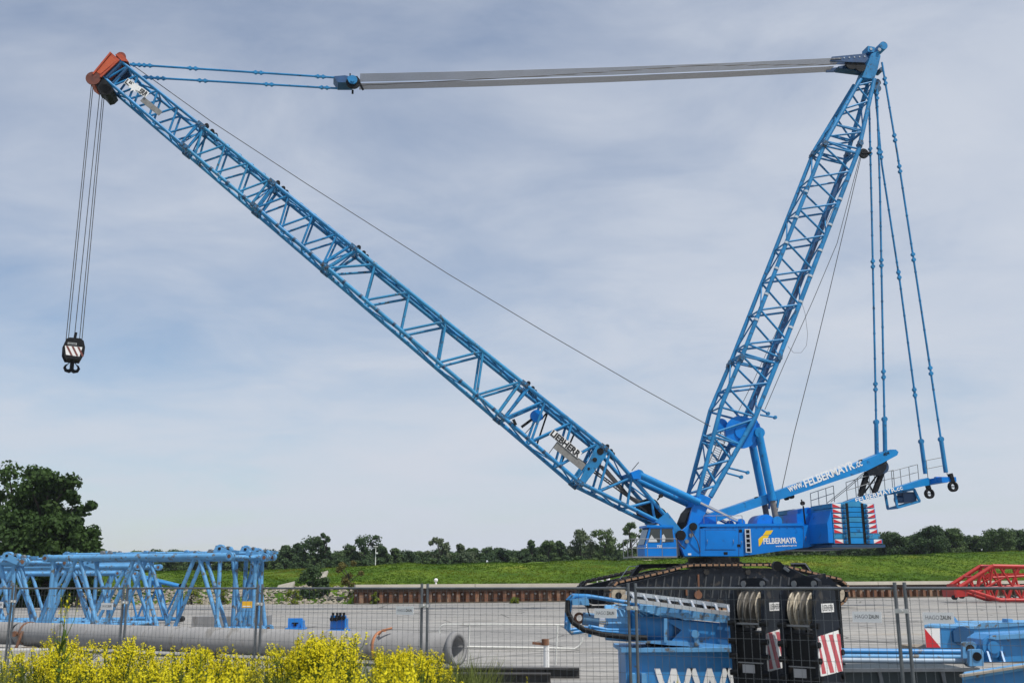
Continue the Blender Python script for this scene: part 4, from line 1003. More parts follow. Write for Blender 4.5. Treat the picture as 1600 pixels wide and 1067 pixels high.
# machinery on deck
mb = MB(); mb.disc(C(1190, 820, .2), cn, .75, 1.8, 24); mb.box(C(1250, 813, 0), (1.6, 2.4, .9), (ca, cn, Z)); mb.build('deck_winch', BLUED, crane)
mb = MB(); prismC(mb, [(1246, 796), (1263, 792), (1271, 799), (1268, 821), (1246, 819)], .9, -.9); mb.mark(); prismC(mb, [(1263, 803), (1284, 797), (1298, 792), (1298, 805), (1282, 812)], 1.2, -1.2); mb.each('rear_frame', BLUED, crane)
mb = MB(); mb.tube(C(1258, 818, 1.2), C(1255, 790, 1.2), .06, 8); mb.disc(C(1254, 786, 1.2), cn, .16, .2, 10); mb.tube(C(1254, 786, 1.2), C(1252, 780, 1.2), .05, 6); mb.build('warning_lamp', DARK, crane)
# --- counterweights: two stacks of slabs at the rear, one each side
T1, T0 = 4.8, 1.5
(s0, zt_), (s1, zb_) = SZ(1299, 786, T1), SZ(1374, 850, T1)
nsl = 8
for side in (1, -1):
    zs = [zb_ + (zt_-zb_)*i/nsl for i in range(nsl+1)]
    for i in range(nsl):
        ext = -0.25 if i == 0 else (-0.12 if i == 1 else 0)
        ssa, ssb = s0 + .0, s1 + ext + (.02*i)
        mb = MB(); z0, z1 = zs[i]+.042, zs[i+1]
        ta, tb = (T0, T1) if side > 0 else (-T1, -T0)
        # slab with chamfered lifting recess: outline in (s,z) on the outer face
        c_ = (s0+s1)/2; hw_ = .5
        nb_ = .09 if i else 0.0
        outl = [(ssa, z0), (c_+hw_+.22, z0), (c_+hw_, z0+nb_), (c_-hw_, z0+nb_), (c_-hw_-.22, z0), (ssb, z0), (ssb, z1), (c_-hw_-.22, z1), (c_-hw_, z1+.09), (c_+hw_, z1+.09), (c_+hw_+.22, z1), (ssa, z1)]
        if i == nsl-1: outl = [(ssa, z0), (c_+hw_+.22, z0), (c_+hw_, z0+nb_), (c_-hw_, z0+nb_), (c_-hw_-.22, z0), (ssb, z0), (ssb, z1), (c_-hw_-.22, z1), (c_-hw_, z1+.14), (c_+hw_, z1+.14), (c_+hw_+.22, z1), (ssa, z1)]
        mb.prism([L(s, tb, z) for s, z in outl], cn*(ta-tb))
        # proud pads
        for d in (-.86, .86): mb.mark().prism([L(c_+d-.14, tb, z0+.06), L(c_+d+.14, tb, z0+.06), L(c_+d+.14, tb, z1-.06), L(c_+d-.14, tb, z1-.06)], cn*.10)
        sl_ = mb.build('counterweight_slab', BLUEF if i % 3 == 1 else BLUEM, crane)
        if side > 0:
            mb = MB()
            for d in (-.56, .64): mb.mark().prism([L(c_+d-.17, T1, z0-.02), L(c_+d+.02, T1, z0-.02), L(c_+d+.02, T1, z1+.02), L(c_+d-.17, T1, z1+.02)], cn*.03)
            mb.each('lifting_slot', DARK, sl_)
            mb = MB()
            for d in (-.86, .86): mb.mark().disc(L(c_+d, T1+.11, (z0+z1)/2), cn, .10, .12, 10)
            mb.each('lifting_pin', mat('pin_blue', (.02, .08, .16), .5), sl_)
            if i not in (1,):
                h = .44
                for e0, e1, fl in ((ssa-.06, ssa-.72, 1), (ssb+.06, ssb+.66, -1)):
                    MB().prism([L(e0, T1, z0+.02), L(e1, T1, z0+.02), L(e1, T1, z1-.02), L(e0, T1, z1-.02)], cn*.012).build('warning_plate', WHITE, sl_)
                    if fl > 0: tri = [L(e0, T1+.012, z1-.03), L(e0, T1+.012, z0+.03), L(e1, T1+.012, z0+.03)]
                    else: tri = [L(e0, T1+.012, z0+.03), L(e0, T1+.012, z1-.03), L(e1, T1+.012, z0+.03)]
                    MB().prism(tri, cn*.008).build('warning_triangle', REDW, sl_)
    # base tray + dark flank bracket
    mb = MB(); ta, tb = (T0-.4, T1+.1) if side > 0 else (-T1-.1, -T0+.4)
    mb.prism([L(s0+.25, tb, zb_-.02), L(s1-.4, tb, zb_-.02), L(s1-.4, tb, zb_-.22), L(s0+.25, tb, zb_-.22)], cn*(ta-tb)); mb.build('ballast_tray', MATS['winch_blue'], crane)
(sa_, za_), (sb_, zb2) = SZ(1283, 800, TS), SZ(1283, 850, TS)
mb = MB(); mb.prism([L(sa_+.1, TS-.1, zb2), L(s0-.02, TS-.1, zb2), L(s0-.02, TS-.1, zt_-.1), L(sa_-.5, TS-.1, zt_-.1), L(sa_+.1, TS-.1, za_)], -cn*3.3); mb.build('ballast_frame', BLUED, crane)
mb = MB()
(sq, zq) = SZ(1296, 824, T1)
mb.prism([L(s0+.04, T1-.02, zb_+.1), L(s0+.42, T1-.02, zb_+.1), L(s0+.42, T1-.02, zb_+1.5), L(s0+.04, T1-.02, zb_+2.4)], -cn*3.0); mb.build('ballast_stop', BLUED, crane)

# --- cab
TC0, TC1 = 2.75, 1.0
mb = MB(); prismC(mb, [(1015, 823), (1052, 823), (1057, 850), (1058, 868.5), (1008, 868.5), (1007, 853)], TC0, TC1); cab = mb.build('cab', BLUED, crane)
mb = MB(); prismC(mb, [(1011, 820), (1053, 820), (1053.5, 823.4), (1010.5, 823.4)], TC0+.08, TC1-.08); mb.build('cab_roof', BLUED, cab)
wn1 = [(1017, 825.5), (1031.5, 825.5), (1031.5, 847), (1012.5, 847)]; wn2 = [(1034, 825.5), (1050.5, 825.5), (1053, 846), (1034, 847)]
for q in (wn1, wn2): mb = MB(); prismC(mb, q, TC0+.02, TC0-.02); mb.build('window', GLASS, cab)
mb = MB()
for q, gx, gy in ((wn1, [(1014, 843), (1018, 835), (1022, 841), (1026, 843), (1027, 846.5), (1013, 846.5)], 0), (wn2, [(1034.4, 836), (1037, 834), (1040, 840), (1039, 846), (1034.4, 846)], 0)): mb.mark(); prismC(mb, gx, TC0+.03, TC0+.02)
mb.each('seat_cover', mat('pale_seat', (.55, .57, .58), .6), cab)
s_, z_ = SZ(1011, 838, TC0)
p = [C(1014.5, 825, TC0), C(1007.6, 850, TC0)]
mb = MB().prism([p[0]+ca*.02-cn*.12, p[1]+ca*.02-cn*.12, p[1]+ca*.02-cn*1.6, p[0]+ca*.02-cn*1.6], ca*.02); mb.build('windscreen', GLASS, cab)
p0 = C(1026.5, 855, TC0+.005); lettering('735', p0, -ca, Z, .36, .17, WHITE, cab, bold=.03)
mb = MB(); 
for dz in (0, .16): mb.mark().disc(C(1010.5, 854.5, TC0) + Z*dz, cn, .05, .04, 10)
mb.each('side_marker', WHITE, cab)
mb = MB(); b0 = C(988, 870, TC0+.7); b1c = C(1058, 869.6, TC0+.7); b2c = C(988, 870, TC0+.7) - cn*2.2
mb.beam(b0, b1c, .08, .10); mb.beam(b0, b2c, .08, .1); mb.beam(b0 - cn*.35, b1c - cn*.35, .7, .05)
mb.build('cab_walkway', GREY, crane)
mb = MB()
for hz in (.62, 1.25):
    mb.tube(b0 + Z*hz, b1c + Z*hz - ca*0, .025, 6); mb.tube(b0 + Z*hz, b2c + Z*hz, .025, 6)
for f in (0, .11, .34, .67, 1.0): c = b0.lerp(b1c, f); mb.tube(c, c + Z*1.25, .025, 6)
for f in (.5, 1.0): c = b0.lerp(b2c, f); mb.tube(c, c + Z*1.25, .025, 6)
mb.build('cab_handrail', GREY, crane)
# --- slew ring and car body
(sL, zA), (sR, zB) = SZ(1074, 870, 0), SZ(1156, 884, 0)
mb = MB(); cS = (sL+sR)/2; mb.ring(L(cS, 0, zB-.15), Z, [(0, 0), (0, 2.05), (.45, 2.05), (.45, 1.9), (zA-zB+.1, 1.9), (zA-zB+.1, 0)], 40); mb.sm = [False]*len(mb.sm); mb.build('slew_ring', DARK, crane)
mb = MB(); mb.box(L(cS, 0, 1.75), (5.2, 7.4, 1.7), (ca, cn, Z)); mb.box(L(cS, 0, 2.2), (7.5, 2.2, .9), (ca, cn, Z)); mb.build('car_body', BLOCK, crane)
# --- crawlers
TCR, WCR = 4.3, 1.5
outer = TCR + WCR/2
prof_px = [(953.5, 930), (955, 920), (964, 910), (985, 905), (1007, 900.5), (1040, 893), (1071, 884.5), (1084, 882.5), (1207, 882), (1235, 886), (1289, 899), (1312, 904), (1325, 914), (1327, 928), (1320, 940), (1305, 947)]
pf = [SZ(x, y, outer) for x, y in prof_px]
zmin = .06
pf = pf[:-1] + [(pf[-1][0], zmin), (pf[0][0]-1.0, zmin), (pf[0][0]-.25, .45)]
cen = sum(p[0] for p in pf)/len(pf)
def crawler(sgn):
    tc = TCR*sgn
    mb = MB(); ins = [(s + (.18 if s < cen else -.18), z + (-.22 if z > 1.0 else .2)) for s, z in pf]
    mb.prism([L(s, tc + .55, z) for s, z in ins], -cn*1.1); fr_ = mb.build('crawler_frame', BLOCK, crane)
    # shoes along the outline
    mb = MB(); mbe = MB(); n_ = len(pf); acc = 0.0; pitch = .46; pend = 0.0
    loop = pf + [pf[0]]
    for (a, b) in zip(loop, loop[1:]):
        A_ = V((a[0], 0, a[1])); B_ = V((b[0], 0, b[1])); ln = (B_-A_).length; q = pend
        d = (B_-A_).normalized()
        while q < ln:
            c = A_ + d*q; w0 = L(c.x, tc, c.z); dd = (ca*d.x + Z*d.z).normalized(); nn = dd.cross(cn)
            mb.box(w0, (pitch*.84, WCR, .16), (dd, cn, nn)); mbe.box(w0 + cn*(sgn*(WCR/2+.004)), (pitch*.70, .02, .13), (dd, cn, nn)); mb.box(w0 + nn*(-.1), (pitch*.5, .5, .12), (dd, cn, nn)); q += pitch
        pend = q - ln
    tr_ = mb.build('crawler_track', TRACK, crane); mbe.build('shoe_edge', SHOE, tr_)
    fo = tc + sgn*.56
    mb = MB(); mb.disc(C(1308, 927, outer) + cn*(fo-outer), cn, .62, .2, 26); mb.mark().disc(C(967, 930, outer) + cn*(fo-outer), cn, .6, .2, 26); id_ = mb.each('idler_wheel', CREAMW, fr_)
    mb = MB(); mb.disc(C(1308, 927, outer) + cn*(fo-outer+sgn*.12), cn, .22, .1, 16); mb.mark().disc(C(967, 930, outer) + cn*(fo-outer+sgn*.12), cn, .22, .1, 16); mb.each('wheel_hub', DARK, id_)
    mb = MB()
    for x in range(1000, 1296, 21): mb.mark().disc(C(x, 942, outer) + cn*(fo-outer), cn, .28, .16, 16)
    for x in (1105, 1170, 1230): mb.mark().disc(C(x, 893, outer) + cn*(fo-outer), cn, .2, .16, 14)
    mb.each('track_roller', TRACK, fr_)
    mb = MB()
    for x in range(1010, 1290, 13): mb.beam(C(x, 934, outer) + cn*(fo-outer-.03*sgn), C(x+4, max(900, 905 - (x-1010)*.15), outer) + cn*(fo-outer-.03*sgn), .10, .12, cn)
    mb.build('frame_rib', mat('rib_grey', (.045, .05, .055), .5), fr_)
    mb = MB()
    for x, y, hh in ((1092, 905, 40), (1073, 925, 8)): mb.mark().beam(C(x, y-8, outer) + cn*(fo-outer), C(x+1, y+hh*.6, outer) + cn*(fo-outer), .12, .22, cn)
    mb.mark().disc(C(1092, 929, outer) + cn*(fo-outer), cn, .28, .2, 14); mb.each('frame_pad', RUST, fr_)
crawler(1); crawler(-1)
mb = MB()
for (x0, y0, x1, y1, tt) in ((1000, 884, 1070, 883, -3.0), (1000, 884, 984, 905, -3.0), (1238, 882, 1255, 882, -3.2), (1255, 882, 1268, 899, -3.2)): mb.mark().beam(C(x0, y0, tt), C(x1, y1, tt), .6, .3)
mb.each('outer_beam', DARK, crane)
mb = MB(); pts = [C(968, 905, -2), C(983, 884.5, -2), C(998, 884, -2)]; mb.path(pts, .03, 6); pts = [C(1236, 880, -2), C(1258, 880, -2), C(1272, 900, -2)]; mb.path(pts, .05, 6); mb.build('carbody_rail', ALU, crane)
# --- hook block: hangs plumb from the head sheaves
topA, topB = C(144, 150, .0), C(160, 153, .0)
hz = C(108, 531, 0).z
cx = (topA+topB)*.5
hb_loc = V((cx.x, cx.y, hz)); pm_ = 72.0/1600
mb = MB()
for dx, dt in ((-.62, .35), (-.5, .1), (.42, -.1), (.56, -.35), (-.02, 0)):
    tp = topA if dx < 0 else topB
    b_ = hb_loc + (-ca)*dx*.75 + cn*dt; 
    if abs(dx) < .1: tp = topA.lerp(topB, .35); b_ = b_ + Z*.25
    mb.tube(V((tp.x, tp.y, tp.z + (1.25 if dx < 0 else .55))) + cn*dt + (-ca)*(dx+.55 if dx < 0 else dx-.5)*.5, b_ - Z*.4, .028, 5)
mb.build('hook_rope', ROPED, crane)
hk = thing('hook_block', 'black crane hook block with red and white warning panel hanging from the boom tip', 'hook block', hb_loc)
yr = Matrix.Rotation(R(28), 3, 'Z')
ax = yr @ V((1, 0, 0)); ay = yr @ V((0, 1, 0))
def HB(x, y, z): return hb_loc + ax*x + ay*y + Z*z
mb = MB()
outl = [(-.55, -.1), (-.35, .0), (.35, .0), (.55, -.15), (.68, -.6), (.66, -1.1), (.5, -1.5), (-.45, -1.5), (-.66, -1.1), (-.68, -.45)]
for y0 in (-.75, .57): mb.mark().prism([HB(x, y0, z) for x, z in outl], ay*.18)
mb.prism([HB(x*.8, -.57, z*.9-.08) for x, z in outl], ay*1.14); bd_ = mb.build('block_frame', DARK, hk)
mb = MB()
for q in range(4): mb.mark().disc(HB(0, -.42+q*.28, -.62), ay, .6, .12, 20)
mb.each('sheave', BLOCK, hk)
MB().prism([HB(-.5, -.751, -1.25), HB(.36, -.751, -1.3), HB(.5, -.751, -.62), HB(-.62, -.751, -.62)], -ay*.02).build('warning_panel', WHITE, bd_)
mb = MB()
for q in range(3):
    x0 = -.56+q*.36; mb.prism([HB(x0, -.772, -.63), HB(x0+.15, -.772, -.63), HB(x0+.50, -.772, -1.27), HB(x0+.36, -.772, -1.27)], -ay*.006)
mb.build('warning_stripe', mat('brown_stripe', (.16, .045, .035), .5), bd_)
p0 = HB(-.46, -.753, -.5); mb = MB().prism([p0, HB(.12, -.753, -.5), HB(.12, -.753, -.36), HB(-.46, -.753, -.36)], -ay*.01); pb = mb.build('name_plate', mat('plate_grey', (.40, .42, .42), .5), bd_)
lettering('LIEBHERR', p0 - ay*.012 + ax*.03 + Z*.03, ax, Z, .52, .08, BLACK, pb, bold=.03)
mb = MB().tube(HB(0, 0, -.1), HB(.06, 0, .55), .10, 10); mb.build('rope_socket', DARK, hk)
mb = MB(); mb.tube(HB(0, 0, -1.5), HB(0, 0, -2.15), .14, 12)
for sg in (1, -1):
    pts = [HB(0, 0, -2.12), HB(.16*sg, 0, -2.24), HB(.36*sg, 0, -2.2), HB(.46*sg, 0, -2.02), HB(.40*sg, 0, -1.86), HB(.30*sg, 0, -1.78)]
    mb.path(pts, [.14, .14, .12, .10, .07, .04], 10)
    mb.tube(HB(.30*sg, 0, -1.78), HB(.06*sg, 0, -1.5), .03, 6)
mb.build('twin_hook', DARK, hk)

# ================================================================== THE YARD
def lattice(name, label, loc, yaw, Ln, H, D, npan, rc, rl, material, z0=0.12, group=None, cap=True, phase=0, straight_end=True, lean=0.0):
    """a boom section lying in the yard: x along, y depth, z up (local), parts in the thing's own frame"""
    root = thing(name, label, 'boom section', (0, 0, 0), group)
    zb, zt2 = z0+rc, z0+H-rc
    for z in (zb, zt2):
        for y in (0, D): MB().tube((0, y, z), (Ln, y, z), rc, 14).build('chord', material, root)
    dx = Ln/npan
    for y, ph in ((0, phase), (D, 1-phase)):
        mb = MB()
        for i in range(npan):
            a, b = (zb, zt2) if (i+ph) % 2 == 0 else (zt2, zb); g = dx*.06
            mb.tube((i*dx+g, y, a), ((i+1)*dx-g, y, b), rl, 10)
        if straight_end: mb.tube((Ln-rc*2.4, y, zb), (Ln-rc*2.4, y, zt2), rl, 10); mb.tube((rc*1.5, y, zb), (rc*1.5, y, zt2), rl, 10)
        mb.build('lacing', material, root)
    for z in (zb, zt2):
        mb = MB()
        for i in range(npan):
            a, b = (0, D) if i % 2 == 0 else (D, 0); mb.tube((i*dx, a, z), ((i+1)*dx, b, z), rl*.7, 8)
        mb.tube((Ln-rc*2.4, 0, z), (Ln-rc*2.4, D, z), rl*.8, 8); mb.tube((rc*1.5, 0, z), (rc*1.5, D, z), rl*.8, 8)
        mb.build('cross_lacing', material, root)
    mb = MB()
    for x, dr in ((Ln, 1), (0, -1)):
        for z in (zb, zt2):
            for y in (0, D):
                mb.mark(); mb.tube((x+dr*rc*.5, y-rc*.9, z), (x+dr*rc*.5, y+rc*.9, z), rc*.6, 12)
                for k in (-.5, .5): mb.disc((x+dr*rc*.9, y+k*rc*1.2, z), (0, 1, 0), rc*1.15, rc*.7, 16)
    lg = mb.each('joint_lug', material, root)
    mb = MB()
    for x, dr in ((Ln, 1), (0, -1)):
        for z in (zb, zt2):
            for y in (0, D): mb.mark().tube((x+dr*rc*.9, y-rc*1.05, z), (x+dr*rc*.9, y+rc*1.05, z), rc*.55, 12)
    mb.each('lug_bore', RUST, lg)
    # guide rollers, stowed pendants and clamps on top
    mb = MB(); rg = random.Random(len(label))
    for y in (D*.22, D*.78):
        mb.tube((Ln*.02, y, zt2+rc*1.2), (Ln*.98, y, zt2+rc*1.2), rc*.42, 8)
        for i in range(5): x = Ln*(.04+.23*i); mb.disc((x, y, zt2+rc*1.25), (0, 1, 0), rc*.8, rc*1.1, 10); mb.box((x+rc*2, y, zt2+rc*1.3), (rc*3, rc*.7, rc*.9))
    mb.build('stowed_pendant', material, root)
    mb = MB()
    for i in range(9): x = Ln*rg.random(); y = rg.choice((.05, .3, .7, .95))*D; mb.disc((x, y, zt2+rc*1.5), (0, 1, 0), rc*.6, rc*.9, 10); mb.box((x, y, zt2+rc*1.0), (rc*1.6, rc*.6, rc*.9))
    mb.build('guide_roller', GREY, root)
    root.location = loc; root.rotation_euler = (0, lean, yaw)
    return root
GL = 'blue boom sections stored in the yard'
# two sections, end to end, and others behind
p = plan(72, 39.5)
A_ = plan(352, 37.6)
yaw = math.atan2(A_.y-p.y, A_.x-p.x)
secA = lattice('lattice_boom_section', 'long pale blue tubular boom section nearest the fence at left', p, yaw, (A_-p).length, 2.98, 2.6, 6, .125, .076, BLUEP, group=GL)
p2 = plan(-150, 41); secB = lattice('lattice_boom_section', 'pale blue boom section cut by the left edge of the view', p2, math.atan2(39.7-41, plan(58, 39.7).x-p2.x), (plan(30, 39.9)-p2).length, 2.86, 2.5, 5, .13, .09, BLUEP, group=GL, phase=1)
p3 = plan(358, 41.5); secC = lattice('lattice_boom_section', 'short pale blue boom section with roller fittings and a leg post at its right end', p3, R(-4), (plan(400, 41.2)-p3).length, 3.06, 1.2, 2, .13, .085, BLUEP, group=GL, phase=1)
p4 = plan(-120, 47); secD = lattice('lattice_boom_section', 'pale blue boom section standing behind the front one at left', p4, R(-3), (plan(205, 46.2)-p4).length, 2.75, 2.3, 7, .12, .08, BLUEP, group=GL)
p5 = plan(-90, 52); secE = lattice('lattice_boom_section', 'pale blue boom section lying farthest back at left behind the others', p5, R(-2), (plan(176, 51.5)-p5).length, 2.5, 2.2, 8, .11, .075, BLUEP, group=GL, phase=1)
# winch-like roller assemblies on the right end of the long section
def roller_set(px, py, Y, label, sc_=1.0):
    c = at(px, py, Y); t = thing('roller_assembly', label, 'pulley', c); 
    mb = MB(); mb.disc(c, (0, 1, 0), .17*sc_, .3*sc_, 18); mb.mark().disc(c + V((.32*sc_, .05, -.05*sc_)), (0, 1, 0), .15*sc_, .28*sc_, 18); mb.each('pulley', BLUEP, t)
    mb = MB()
    for y in (-.17, .17): mb.mark().box(c + V((.15*sc_, y*sc_, -.12*sc_)), (.75*sc_, .03, .26*sc_), (V((.9, 0, -.35)).normalized(), V((0, 1, 0)), V((.35, 0, .9)).normalized()))
    mb.each('side_plate', BLUEP, t)
    mb = MB(); mb.disc(c, (0, 1, 0), .06*sc_, .42*sc_, 12); mb.mark().disc(c + V((.32*sc_, .05, -.05*sc_)), (0, 1, 0), .055*sc_, .42*sc_, 12); mb.each('axle', DARK, t)
GRP = 'pulley sets bolted on the boom section ends'
for px, py, Y, lab in ((345, 857, 37.9, 'blue pulley pair on the right end of the long boom section'), (385, 858, 41.3, 'blue pulley pair above the leg post of the short boom section'), (404, 862, 41.0, 'rusty ended pulley pair overhanging the leg post at the right end'), (14, 868, 39.9, 'tangle of pulleys on the joint at the left edge'), (140, 878, 46.5, 'pulley set on the rear boom section')):
    roller_set(px, py, Y, lab, .9)
# tapered foot piece behind
p = plan(196, 56); t = thing('boom_tip_piece', 'narrow tapered blue boom piece lying behind the long sections', 'boom section', p)
mb = MB(); e = plan(274, 54.5)
for y, z0, z1 in ((0, 2.45, 1.85), (1.5, 2.45, 1.85), (0, .2, .2), (1.5, .2, .2)):
    mb.tube(p + V((0, y, z0)), V((e.x, e.y + .75 + (y-.75)*.3, z1)), .09, 10)
mb.build('chord', BLUEY, t)
mb = MB()
for y in (0, 1.5):
    for i in range(4):
        f0, f1 = i/4, (i+1)/4
        def q(f, top): return V((p.x+(e.x-p.x)*f, p.y+(e.y-p.y)*f + .75+(y-.75)*(1-.7*f), (2.45-.6*f) if top else .2))
        mb.tube(q(f0, i % 2 == 0), q(f1, i % 2 == 1), .06, 8)
    mb.tube(q(1, 1), q(1, 0), .08, 8)
mb.build('lacing', BLUEY, t)
mb = MB(); mb.disc(V((e.x+.1, e.y+.75, 1.85)), (0, 1, 0), .15, .6, 14); mb.mark().disc(V((e.x+.1, e.y+.75, .2)), (0, 1, 0), .15, .6, 14); mb.each('pivot_eye', DARK, t)
# yellow tag hanging on the lattice leg
p = at(386, 944, 37.3); mb = MB().box(p, (.34, .02, .2)); o = mb.build('tag_plate', WHITE); o.location = (0, 0, 0); 
ob = solo(MB().box(p, (.36, .02, .22)), 'warning_tag', YSIGN, 'small yellow warning tag on the lattice leg left of the fence posts', 'tag', p); bpy.data.objects.remove(o)
MB().box((0, -.014, -.06), (.30, .004, .03)).build('tag_text', WHITE, None).parent = ob
# low concrete slab between lattice and pipe
p = gnd(357, 985); solo(MB().bbox((p.x-1.5, p.y-.4, 0.02), (p.x+1.6, p.y+1.2, .62)), 'concrete_block', CONC, 'long low concrete block under the right end of the boom section', 'concrete block', p)

# ------------------------------------------------------------------ pipes
def pipe(a, b, r, label, flange_end=True):
    t = thing('concrete_pipe', label, 'pipe', (a+b)/2); d = (b-a).normalized(); Ln = (b-a).length
    mb = MB(); mb.ring(a, d, [(0, r), (Ln, r), (Ln, r*.8), (0, r*.8), (0, r)], 40); mb.build('pipe_wall', CONC, t)
    if flange_end:
        mb = MB(); mb.ring(b - d*.12, d, [(0, r), (0, r*1.13), (.14, r*1.13), (.14, r*.80), (0.1, r*.80)], 40); mb.build('flange', CONC, t)
    return t
def pc(px, yc, Y): p = at(px, yc, Y); return p
a = plan(40, 34.5); b = plan(714, 26.0); a.z, b.z = .48, .47
pipe(a, b, .355, 'long grey concrete pipe with flanged open end lying behind the fence')
a2 = plan(-180, 38.0); b2_ = plan(34, 34.6); a2.z = b2_.z = .48
pipe(a2, b2_, .355, 'grey concrete pipe running out of the left edge of the view', False)
d = (b-a).normalized()
for f, lab, m_ in ((.02, 'rusty steel band around the pipe joint at left', RUST), (.86, 'orange lifting strap around the long concrete pipe', ORANGE)):
    c = a.lerp(b, f); mb = MB(); mb.ring(c, d, [(0, .36), (0, .385), (.07, .385), (.07, .36)], 32)
    if m_ is RUST:
        q = c + V((0, -.42, 0)); mb.path([q + Z*.1, q + Z*-.15 + V((-.05, -.05, 0)), q + V((-.12, -.1, -.45))], .05, 6); mb.disc(q + V((-.25, 0, .02)), (0, 1, 0), .09, .1, 10)
    else:
        q = c + V((0, -.3, .3)); mb.path([q, q + V((.1, -.12, .1)), q + V((.35, -.1, .16))], .03, 6)
    solo(mb, 'pipe_band' if m_ is RUST else 'lifting_strap', m_, lab, 'band' if m_ is RUST else 'strap', c)
for f, lab in ((.05, 'timber block under the pipe joint at left'), (.955, 'timber block under the flanged end of the pipe'), (.5, 'timber block under the middle of the long pipe')):
    c = a.lerp(b, f); solo(MB().bbox((c.x-.25, c.y-.55, 0.01), (c.x+.25, c.y+.5, .12)), 'timber_block', WOOD, lab, 'timber block', c)
p = plan(40, 27.5); solo(MB().bbox((p.x-.75, p.y-.4, .03), (p.x+.8, p.y+.5, .42)).bbox((p.x-1.4, p.y-1.6, .02), (p.x+1.3, p.y-.9, .24)), 'concrete_block', mat('pale_block', (.42, .41, .38), .9, var=.15), 'stepped pale concrete block below the pipe joint at left', 'concrete block', p)
# two small blue steel brackets
def brk(px, py, w_, h_, label, pins):
    p = gnd(px, py); t = thing('steel_bracket', label, 'bracket', p)
    mb = MB(); k = p.y/1643; W_, H_ = w_*k, h_*k
    mb.bbox((p.x-W_/2, p.y-.05, .02), (p.x+W_/2, p.y+.05, H_)); mb.bbox((p.x-W_/2-.04, p.y-.5, .01), (p.x+W_/2+.1, p.y+.6, .08))
    mb.prism([V((p.x-W_/2, p.y+.05, H_*.95)), V((p.x-W_/2, p.y+.8, .1)), V((p.x-W_/2, p.y+.05, .1))], V((.06, 0, 0))); mb.prism([V((p.x+W_/2, p.y+.05, H_*.95)), V((p.x+W_/2, p.y+.8, .1)), V((p.x+W_/2, p.y+.05, .1))], V((-.06, 0, 0)))
    mb.bbox((p.x+W_/2-.001, p.y-.3, H_*.1), (p.x+W_/2+.07, p.y+.2, H_*.8)); mb.build('plate', mat('bright_blue', (.02, .22, .62), .4), t)
    mb = MB()
    if pins:
        for q in (-.35, -.08, .12, .36): mb.mark().disc((p.x+W_*q, p.y-.12, H_*(.78 if q < 0 else .84)), (0, 1, 0), .09, .35, 12); mb.bbox((p.x+W_*q-.04, p.y-.1, H_*.8), (p.x+W_*q+.04, p.y+.1, H_*1.18))
    else: mb.bbox((p.x-.06, p.y-.09, H_*.3), (p.x+.06, p.y-.05, H_*.6)); mb.bbox((p.x-.14, p.y-.085, H_*.52), (p.x+.14, p.y-.05, H_*.62))
    mb.each('pin' if pins else 'slot', DARK, t)
brk(461, 983, 22, 17, 'small bright blue steel bracket with a dark slot on the asphalt', False)
brk(528, 986, 24, 24, 'small bright blue steel bracket with dark pins on top', True)
# white tube barrier lying behind the fence
Y0 = 26.5
def PB(px, py): return at(px, py, Y0)
t = thing('tube_barrier', 'low white tubular barrier frame standing on the asphalt', 'barrier', gnd(800, 1036))
mb = MB(); mb.path([PB(687, 1034), PB(687, 983), PB(689, 978), PB(694, 975), PB(780, 975), PB(897, 976)], .022, 8)
mb.path([PB(724, 1010), PB(800, 1011), PB(858, 1012), PB(898, 1013), PB(905, 1009), PB(909, 1002), PB(910, 995)], .026, 8)
for x in (733.5, 871): mb.tube(PB(x, 976), PB(x-2.5, 1038), .022, 8)
mb.build('tube', WHITED, t)
p = PB(854, 1012); t2 = thing('post_stand', 'white post with rusty cross head in front of the tube barrier', 'post', gnd(854, 1046))
q = gnd(854, 1048); mb = MB().tube(q, V((q.x, q.y, .62)), .07, 12); mb.build('post', WHITE, t2)
mb = MB(); mb.beam(V((q.x-.33, q.y, .64)), V((q.x+.05, q.y, .60)), .07, .06); mb.disc(V((q.x-.02, q.y, .66)), Z, .09, .14, 12); mb.build('cross_head', RUST, t2)
# dark steel beams on the ground
for i, (xa, xb, yy, lab) in enumerate(((640, 905, 1052, 'long dark steel beam lying on the asphalt near the fence'), (600, 860, 1061, 'second dark steel beam lying closest to the fence'))):
    a_ = gnd(xa, yy+6); b_ = gnd(xb, yy+6); b_.y = a_.y-.3
    t = thing('steel_beam', lab, 'steel beam', a_.lerp(b_, .5))
    mb = MB(); mb.beam(a_ + Z*.20, b_ + Z*.20, .22, .03); mb.beam(a_ + Z*.02, b_ + Z*.02, .22, .03); mb.beam(a_ + Z*.11, b_ + Z*.11, .03, .17); mb.build('profile', mat('dark_beam', (.05, .048, .045), .7, var=.3), t)
    mb = MB()
    for f in (.1, .45, .8): c = a_.lerp(b_, f); mb.mark().box(c + Z*.11, (.03, .21, .16))
    mb.each('stiffener', DARK, t)

